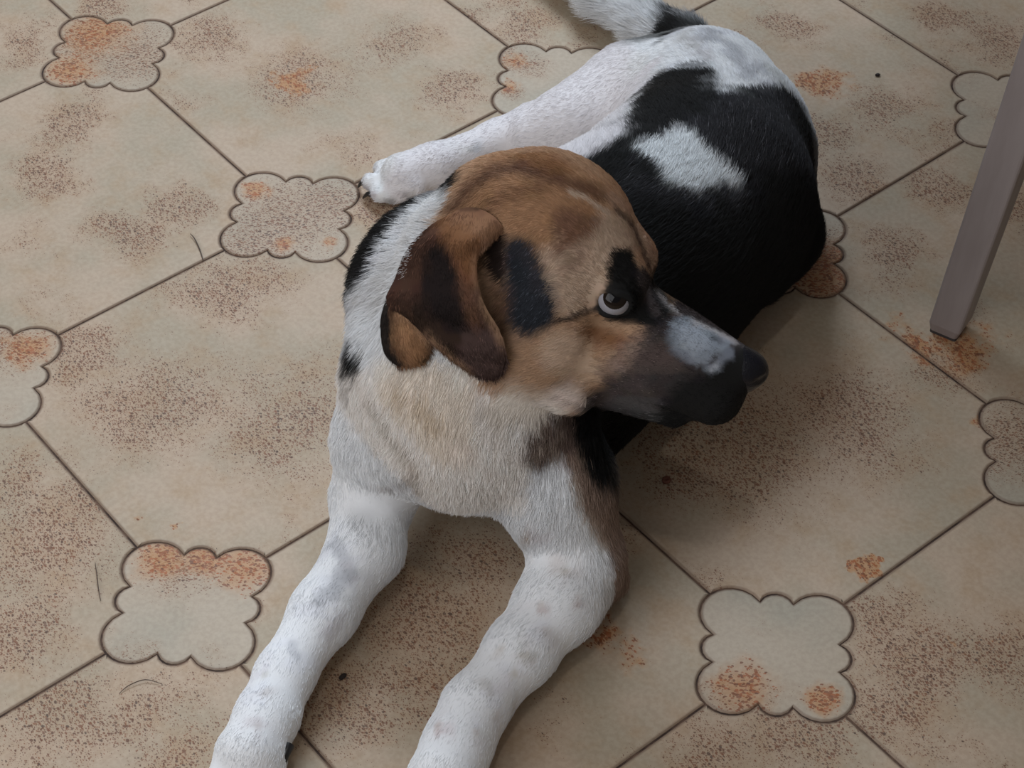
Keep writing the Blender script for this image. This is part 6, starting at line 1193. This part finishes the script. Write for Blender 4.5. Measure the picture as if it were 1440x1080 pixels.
def grow_fur(name, V, F, coat, count, parent, weight=None, flow=None, width=.00016, jitter=.0022, steps=5):
    V = np.asarray(V); F = np.asarray(F)
    tri = np.concatenate([F[:, [0, 1, 2]], F[:, [0, 2, 3]]])
    a, b_, c = V[tri[:, 0]], V[tri[:, 1]], V[tri[:, 2]]
    cr = np.cross(b_ - a, c - a); ar = np.linalg.norm(cr, axis=1) / 2
    cen = (a + b_ + c) / 3
    w = ar * (weight(cen, cr / (2 * ar[:, None] + 1e-12)) if weight else 1)
    pick = rng.choice(len(tri), count, p=w / w.sum())
    r1, r2 = rng.random(count), rng.random(count); s = np.sqrt(r1)
    pts = (1 - s)[:, None] * a[pick] + (s * (1 - r2))[:, None] * b_[pick] + (s * r2)[:, None] * c[pick]
    nv = np.zeros_like(V)
    for k in range(3): np.add.at(nv, tri[:, k], cr)
    nv /= np.linalg.norm(nv, axis=1)[:, None] + 1e-12
    nrm = (1 - s)[:, None] * nv[tri[pick, 0]] + (s * (1 - r2))[:, None] * nv[tri[pick, 1]] + (s * r2)[:, None] * nv[tri[pick, 2]]
    nrm /= np.linalg.norm(nrm, axis=1)[:, None] + 1e-12
    if flow is None: D, L, U = lie(pts)
    else: D, L, U = flow(pts)
    D = D - (D * nrm).sum(1)[:, None] * nrm
    D /= np.linalg.norm(D, axis=1)[:, None] + 1e-9
    side = np.cross(nrm, D)
    amp = np.clip(L / .012, .35, 1.2)[:, None]
    D = D + side * (amp * (wobble(pts, 160)[:, :1] * .20 + wobble(pts, 420)[:, :1] * .22) + rng.normal(0, .12, (count, 1)))
    D /= np.linalg.norm(D, axis=1)[:, None]
    L = L * rng.uniform(.65, 1.1, count) * (1 + .15 * wobble(pts, 300)[:, 1])
    U = np.clip(U * rng.uniform(.6, 1.4, count), .05, 1.2)
    col = coat(pts + rng.normal(0, 1, (count, 3)) * np.minimum(L * .13, jitter)[:, None])
    lum = rng.normal(0, 1, count)[:, None] * np.where(col.mean(1) > .45, .035, .11)[:, None] + 1
    lum = lum * (1 + .07 * wobble(pts, 260)[:, 2:3])
    col = np.clip(col * lum, .004, .85)
    grey = (rng.random(count) < .05) & (col.mean(1) < .06) & (col.mean(1) > .022)
    col[grey] = col[grey] * 4
    pos = np.empty((count, steps, 3), np.float32)
    up = nrm * U[:, None]
    p = pts - nrm * .0004
    step = (L / (steps - 1))[:, None]
    for k in range(steps):
        pos[:, k] = p
        t = k / (steps - 1)
        d = D + up * (1.0 - .75 * t); d /= np.linalg.norm(d, axis=1)[:, None]
        p = p + d * step
    pos[:, :, 2] = np.maximum(pos[:, :, 2], .0008)
    hc = bpy.data.hair_curves.new(name)
    hc.add_curves([steps] * count)
    hc.points.foreach_set('position', pos.reshape(-1))
    rad = np.tile(np.array([1, 1, .85, .6, .22])[:steps], count) * width * np.repeat(rng.uniform(.8, 1.25, count), steps)
    ra = hc.attributes.get('radius') or hc.attributes.new('radius', 'FLOAT', 'POINT')
    ra.data.foreach_set('value', rad.astype(np.float32))
    ca = hc.attributes.new('coat', 'FLOAT_COLOR', 'CURVE')
    ca.data.foreach_set('color', np.concatenate([col, np.ones((count, 1))], 1).astype(np.float32).ravel())
    hc.materials.append(MAT_FUR)
    o = bpy.data.objects.new(name, hc); COL.objects.link(o)
    o.parent = parent; o['kind'] = 'stuff'
    return o

def skin_mesh(name, V, F, coat, mat, parent=None):
    me = mesh_from(name, V, F, mat)
    n = len(me.vertices); co = np.empty(n * 3, np.float32); me.vertices.foreach_get('co', co)
    col = coat(co.reshape(-1, 3))
    at_ = me.attributes.new('coat', 'FLOAT_COLOR', 'POINT')
    at_.data.foreach_set('color', np.concatenate([col, np.ones((n, 1))], 1).astype(np.float32).ravel())
    o = bpy.data.objects.new(name, me); COL.objects.link(o)
    if parent: o.parent = parent
    return o

CB_, CE_, CF_ = Coat(COAT_BODY), Coat(COAT_EAR), Coat(COAT_FOLD)
dog = bpy.data.objects.new('dog', None); COL.objects.link(dog)
dog['label'] = 'white, black and tan dog lying on the tiled floor, looking up and to the right'
dog['category'] = 'dog'
body = skin_mesh('body', V_BODY, F_BODY, CB_, MAT_SKIN, dog)

def body_weight(c, n):
    r = c - HORG
    f = r @ HF; hd = np.exp(-np.maximum(0, np.linalg.norm(r - HF * .0, axis=1) - .11) / .02)
    eye = np.minimum(np.linalg.norm(c - H(.001, 0, .036), axis=1), np.linalg.norm(c - H(.001, 0, -.036), axis=1)) < .0145
    under = (n[:, 2] < -.6) & (c[:, 2] < .02)
    back = np.where(n @ TOC < -.35, .3, 1.0)
    return (1 + 3.0 * hd) * np.where(eye | under, 0.0, 1.0) * back
NFUR = 420000
grow_fur('fur', V_BODY, F_BODY, CB_, NFUR, body, body_weight)

# ------------------------------------------------------------------ ears
def ear(name, VF, coat, cnt, length):
    e = skin_mesh(name, VF[0], VF[1], coat, MAT_SKIN, dog)
    ax = np.array(VF[0][len(VF[0]) // 2 - 10] - VF[0][10]); ax /= np.linalg.norm(ax)
    grow_fur('fur', VF[0], VF[1], coat, cnt, e,
             flow=lambda p: (np.tile(ax, (len(p), 1)), np.full(len(p), length), np.full(len(p), .12)), width=.00013)
    return e
ear('ear', EAR_MAIN, CE_, 34000, .0055)
ear('ear_fold', EAR_FOLD, CF_, 9000, .006)
# the far ear: the near one mirrored through the midline of the head, laid against the far cheek
def mirror(p):
    q = p - HORG; return p - 2 * HR * (q @ HR)[:, None]
VM = mirror(EAR_MAIN[0]); ear('ear', (VM, EAR_MAIN[1][:, ::-1]), lambda pts: CE_(mirror(np.asarray(pts))), 14000, .0055)

# ------------------------------------------------------------------ eyes
def ball(n=24, m_=48):
    V, F = [], []
    for i in range(n + 1):
        for j in range(m_):
            a, b2 = PI * i / n, 2 * PI * j / m_
            V.append((math.sin(a) * math.cos(b2), math.sin(a) * math.sin(b2), math.cos(a)))
    for i in range(n):
        for j in range(m_):
            F.append((i * m_ + j, (i + 1) * m_ + j, (i + 1) * m_ + (j + 1) % m_, i * m_ + (j + 1) % m_))
    return np.array(V), np.array(F)
m, nt, b = new_mat('eye_white'); b.inputs['Base Color'].default_value = (.30, .30, .335, 1); b.inputs['Roughness'].default_value = .2
MAT_EYEW = m
m, nt, b = new_mat('iris'); b.inputs['Base Color'].default_value = (.010, .006, .004, 1); b.inputs['Roughness'].default_value = .05; b.inputs['Specular IOR Level'].default_value = .3
MAT_IRIS = m
m, nt, b = new_mat('pupil'); b.inputs['Base Color'].default_value = (.003, .003, .004, 1); b.inputs['Roughness'].default_value = .03; b.inputs['Specular IOR Level'].default_value = .25
MAT_PUPIL = m
BV, BF = ball()
def frame(z):
    z = z / np.linalg.norm(z); x = np.cross(z, [0, 0, 1.0]); x /= np.linalg.norm(x); return np.stack([x, np.cross(z, x), z])
ER = .0116
for s in (1, -1):
    c = H(.001, .0003, .0300 * s)
    if s > 0: g = RIGHT * -.02 + UPI * .03 + TOC
    else: g = HF * .5 + HU * .45 - HR * .74
    R3 = frame(g)
    me = mesh_from('eye', c + BV * ER, BF, MAT_EYEW); e = bpy.data.objects.new('eye', me); COL.objects.link(e); e.parent = dog
    # iris and pupil: domes that bulge a little out of the eyeball
    for nm, half, bulge, mt in (('iris', .80, .00035, MAT_IRIS), ('pupil', .42, .00055, MAT_PUPIL)):
        V, F = [], []
        for i in range(13):
            a = half * (i / 12); rr = ER + bulge * (1 - (i / 12) ** 4) - (.0002 if i == 12 else 0)
            for j in range(40):
                t = 2 * PI * j / 40
                V.append(c + (R3[0] * math.sin(a) * math.cos(t) + R3[1] * math.sin(a) * math.sin(t) + R3[2] * math.cos(a)) * rr)
        for i in range(12):
            for j in range(40): F.append((i * 40 + j, (i + 1) * 40 + j, (i + 1) * 40 + (j + 1) % 40, i * 40 + (j + 1) % 40))
        o = bpy.data.objects.new(nm, mesh_from(nm, np.array(V), np.array(F), mt)); COL.objects.link(o); o.parent = e

# ------------------------------------------------------------------ nose
lo = H(.108, -.024, 0) - .034; hi = H(.108, -.024, 0) + .034
fn = Field(lo, hi, .0008)
fn.ell(H(.1015, -.0240, 0), HAX, (.0180, .0128, .0155), .004)
fn.ell(H(.1025, -.033, 0), HAX, (.0125, .011, .0105), .006)
fn.cone(H(.096, -.0205, 0), H(.107, -.0215, 0), .009, .008, .006)
for s in (-1, 1):
    fn.cone(H(.1190, -.0225, .0070 * s), H(.1145, -.0235, .0125 * s), .0034, .0022, .003, sub=True)
    fn.cone(H(.1125, -.026, .0142 * s), H(.106, -.029, .0160 * s), .0016, .0012, .002, sub=True)
fn.cone(H(.1200, -.028, 0), H(.115, -.044, 0), .0009, .0009, .0015, sub=True)
NV, NF = fn.mesh()
m, nt, b = new_mat('nose_leather'); b.inputs['Base Color'].default_value = (.008, .008, .011, 1); b.inputs['Roughness'].default_value = .36; b.inputs['Specular IOR Level'].default_value = .22
v = node(nt, 'ShaderNodeTexVoronoi'); v.inputs['Scale'].default_value = 700
tc = node(nt, 'ShaderNodeTexCoord'); nt.links.new(tc.outputs['Object'], v.inputs['Vector'])
bp = node(nt, 'ShaderNodeBump'); bp.inputs['Strength'].default_value = .35; bp.inputs['Distance'].default_value = .0006
nt.links.new(v.outputs['Distance'], bp.inputs['Height']); nt.links.new(bp.outputs[0], b.inputs['Normal'])
o = bpy.data.objects.new('nose', mesh_from('nose', NV, NF, m)); COL.objects.link(o); o.parent = dog; o['label'] = 'black leathery nose'

# ------------------------------------------------------------------ claws
m, nt, b = new_mat('claw_horn'); b.inputs['Base Color'].default_value = (.012, .011, .011, 1); b.inputs['Roughness'].default_value = .3
MAT_CLAW = m
def tube(pts, rads, n=10):
    pts = [np.array(p, float) for p in pts]; V, F = [], []
    for i, p in enumerate(pts):
        t = pts[min(i + 1, len(pts) - 1)] - pts[max(i - 1, 0)]; R3 = frame(t)
        for j in range(n):
            a = 2 * PI * j / n
            V.append(p + (R3[0] * math.cos(a) + R3[1] * math.sin(a)) * rads[i])
    for i in range(len(pts) - 1):
        for j in range(n): F.append((i * n + j, i * n + (j + 1) % n, (i + 1) * n + (j + 1) % n, (i + 1) * n + j))
    return np.array(V), np.array(F)
def claw(u, v, uu, vv, z0=.013, z1=.004, r=.0032):
    a, b2 = at(u, v, z0), at(uu, vv, z1); mid = (a + b2) / 2 + np.array([0, 0, .003])
    pts = catmull([a, mid, b2], 8)
    V, F = tube(pts, [r * (1 - (k / 7) ** 2 * .85) for k in range(8)])
    V[:, 2] = np.maximum(V[:, 2], .0006)
    o = bpy.data.objects.new('claw', mesh_from('claw', V, F, MAT_CLAW)); COL.objects.link(o); o.parent = dog
claw(406, 1048, 398, 1080, .028, .020, .0042)
for (u, v, uu, vv) in ((303, 1120, 296, 1138), (324, 1142, 319, 1160), (350, 1142, 348, 1160), (378, 1118, 380, 1134),
                       (579, 1150, 572, 1166), (600, 1172, 597, 1188), (622, 1172, 622, 1188), (649, 1150, 652, 1166)):
    claw(u, v, uu, vv)
for (u, v, uu, vv) in ((550, 277, 538, 284), (524, 274, 510, 279), (514, 258, 503, 264)):
    claw(u, v, uu, vv, .011, .003, .0028)

# ------------------------------------------------------------------ table whose leg stands at the right
m, nt, b = new_mat('painted_wood')
tc = node(nt, 'ShaderNodeTexCoord').outputs['Object']
mp = node(nt, 'ShaderNodeMapping'); nt.links.new(tc, mp.inputs[0]); mp.inputs['Scale'].default_value = (1, 1, .12)
g = noise(nt, mp.outputs[0], 55, 4, .6)
nt.links.new(mixc(nt, smooth(nt, g, .3, .75), (.30, .262, .255, 1), (.25, .215, .208, 1)), b.inputs['Base Color'])
b.inputs['Roughness'].default_value = .5
MAT_WOOD = m
m, nt, b = new_mat('leg_tip'); b.inputs['Base Color'].default_value = (.05, .045, .045, 1); b.inputs['Roughness'].default_value = .7
MAT_TIP = m
table = bpy.data.objects.new('table', None); COL.objects.link(table)
table['category'] = 'table'
table['label'] = 'pale painted wooden table at the right edge, only a square leg in view'
def beam(name, p0, p1, w0, w1, turn, mat, parent, bevel=.003):
    """square bar with eased long edges and a slight taper"""
    p0, p1 = np.array(p0, float), np.array(p1, float)
    x = np.array([math.cos(turn), math.sin(turn), 0]); y = np.array([-math.sin(turn), math.cos(turn), 0])
    V = []; k = 0
    for t in (0, .012, .5, 1):
        w = (w0 + (w1 - w0) * t) / 2 * (.86 if t == 0 else 1); p = p0 + (p1 - p0) * t
        for sx, sy in ((1, 1), (-1, 1), (-1, -1), (1, -1)):
            for q in range(4):
                an = {(1, 1): 0, (-1, 1): PI / 2, (-1, -1): PI, (1, -1): 1.5 * PI}[(sx, sy)] + q * PI / 6
                V.append(p + x * (sx * (w - bevel) + bevel * math.cos(an)) + y * (sy * (w - bevel) + bevel * math.sin(an)))
    F = []
    for L_ in range(3):
        for j in range(16): F.append((L_ * 16 + j, L_ * 16 + (j + 1) % 16, (L_ + 1) * 16 + (j + 1) % 16, (L_ + 1) * 16 + j))
    me = bpy.data.meshes.new(name); me.from_pydata([tuple(v) for v in V], [], F + [tuple(range(15, -1, -1)), tuple(48 + j for j in range(16))])
    me.materials.append(mat)
    o = bpy.data.objects.new(name, me); COL.objects.link(o); o.parent = parent
    return o
LB = at(1333, 462, .0); LB[2] = .0
ltop = LB + np.array([.075, .03, .70])
TURN = math.radians(-33)
legs_off = [np.array([0, 0, 0]), np.array([.95, -.05, 0]), np.array([.0, .62, 0]), np.array([.95, .57, 0])]
for k, off in enumerate(legs_off):
    sx = -1 if k in (1, 3) else 1; sy = -1 if k >= 2 else 1
    lg = beam('leg', LB + off + [0, 0, .003], LB + off + np.array([.075 * sx, .03 * sy, .70]), .0285, .040, TURN, MAT_WOOD, table)
    beam('foot_pad', LB + off, LB + off + [0, 0, .0032], .024, .024, TURN, MAT_TIP, lg, .002)
def box(name, lo_, hi_, mat, parent, bev=.006):
    bm = bmesh.new(); bmesh.ops.create_cube(bm, size=1)
    for v_ in bm.verts:
        v_.co = Vector([lo_[i] + (v_.co[i] + .5) * (hi_[i] - lo_[i]) for i in range(3)])
    bmesh.ops.bevel(bm, geom=bm.edges[:], offset=bev, segments=2, affect='EDGES')
    me = bpy.data.meshes.new(name); bm.to_mesh(me); bm.free(); me.materials.append(mat)
    o = bpy.data.objects.new(name, me); COL.objects.link(o); o.parent = parent
    return o
x0, y0 = LB[0], LB[1]
box('table_top', (x0 - .20, y0 - .22, .70), (x0 + 1.06, y0 + .78, .725), MAT_WOOD, table)  # unseen top, its overhang drawn wide to shade the floor at the right
box('apron', (x0 + .08, y0 + .02, .62), (x0 + .88, y0 + .042, .70), MAT_WOOD, table, .002)
box('apron', (x0 + .08, y0 + .56, .62), (x0 + .88, y0 + .582, .70), MAT_WOOD, table, .002)

# ------------------------------------------------------------------ crumbs and loose hairs on the floor
m, nt, b = new_mat('crumb'); b.inputs['Base Color'].default_value = (.02, .012, .01, 1); b.inputs['Roughness'].default_value = .8
MAT_CRUMB = m
m, nt, b = new_mat('red_crumb'); b.inputs['Base Color'].default_value = (.13, .045, .025, 1); b.inputs['Roughness'].default_value = .7
MAT_CRUMB2 = m
m, nt, b = new_mat('loose_hair'); b.inputs['Base Color'].default_value = (.07, .045, .03, 1); b.inputs['Roughness'].default_value = .6
MAT_LOOSE = m
def crumb(u, v, r, mat, label, stretch=1.6, ang=.7, dent=False):
    bv, bf = ball(8, 12); V = bv.copy()
    if dent: V[:, 2] -= .75 * np.exp(-(V[:, 0] ** 2 + V[:, 1] ** 2) * 5) * (V[:, 2] > 0)
    V *= 1 + .14 * wobble(bv, 2.3)[:, :1]
    V *= np.array([r * stretch, r, r * .7])
    c_, s_ = math.cos(ang), math.sin(ang)
    V = np.stack([V[:, 0] * c_ - V[:, 1] * s_, V[:, 0] * s_ + V[:, 1] * c_, V[:, 2] - V[:, 2].min()], 1)
    o = bpy.data.objects.new('crumb', mesh_from('crumb', V, bf, mat)); COL.objects.link(o)
    o.location = at(u, v, 0) + np.array([0, 0, .0002])
    o['category'] = 'crumb'; o['label'] = label
crumb(482, 953, .0019, MAT_CRUMB, 'tiny black crumb on the floor between the front legs', 1.8, .8)
crumb(937, 678, .0034, MAT_CRUMB2, 'small round reddish-brown crumb with a dented top, below the muzzle', 1.15, .3, True)
crumb(1234, 107, .0018, MAT_CRUMB, 'tiny dark crumb on the far floor, right of the rump', 1.5, .1)
def strand(pix, label, r=.0004):
    pts = catmull([at(u, v, 0) + np.array([0, 0, z]) for u, v, z in pix], 16)
    pts[:, 2] = np.maximum(pts[:, 2], r + .0002)
    V, F = tube(pts, [r * (.4 + .6 * math.sin(PI * (k + 1) / 17)) for k in range(16)], 6)
    o = bpy.data.objects.new('loose_hair', mesh_from('loose_hair', V, F, MAT_LOOSE)); COL.objects.link(o)
    o['category'] = 'hair'; o['label'] = label
strand([(268, 331, .002), (274, 338, .002), (281, 352, .001), (286, 368, .001)], 'short dark loose hair beside the grout line, left of the upper speckled insert', .0006)
strand([(134, 792, .001), (137, 812, .002), (139, 830, .002), (142, 846, .001)], 'thin pale brown loose hair on the tile, above left insert')
strand([(168, 976, .001), (182, 966, .002), (205, 958, .002), (228, 963, .001)], 'thin curved loose hair on the tile at the lower left')
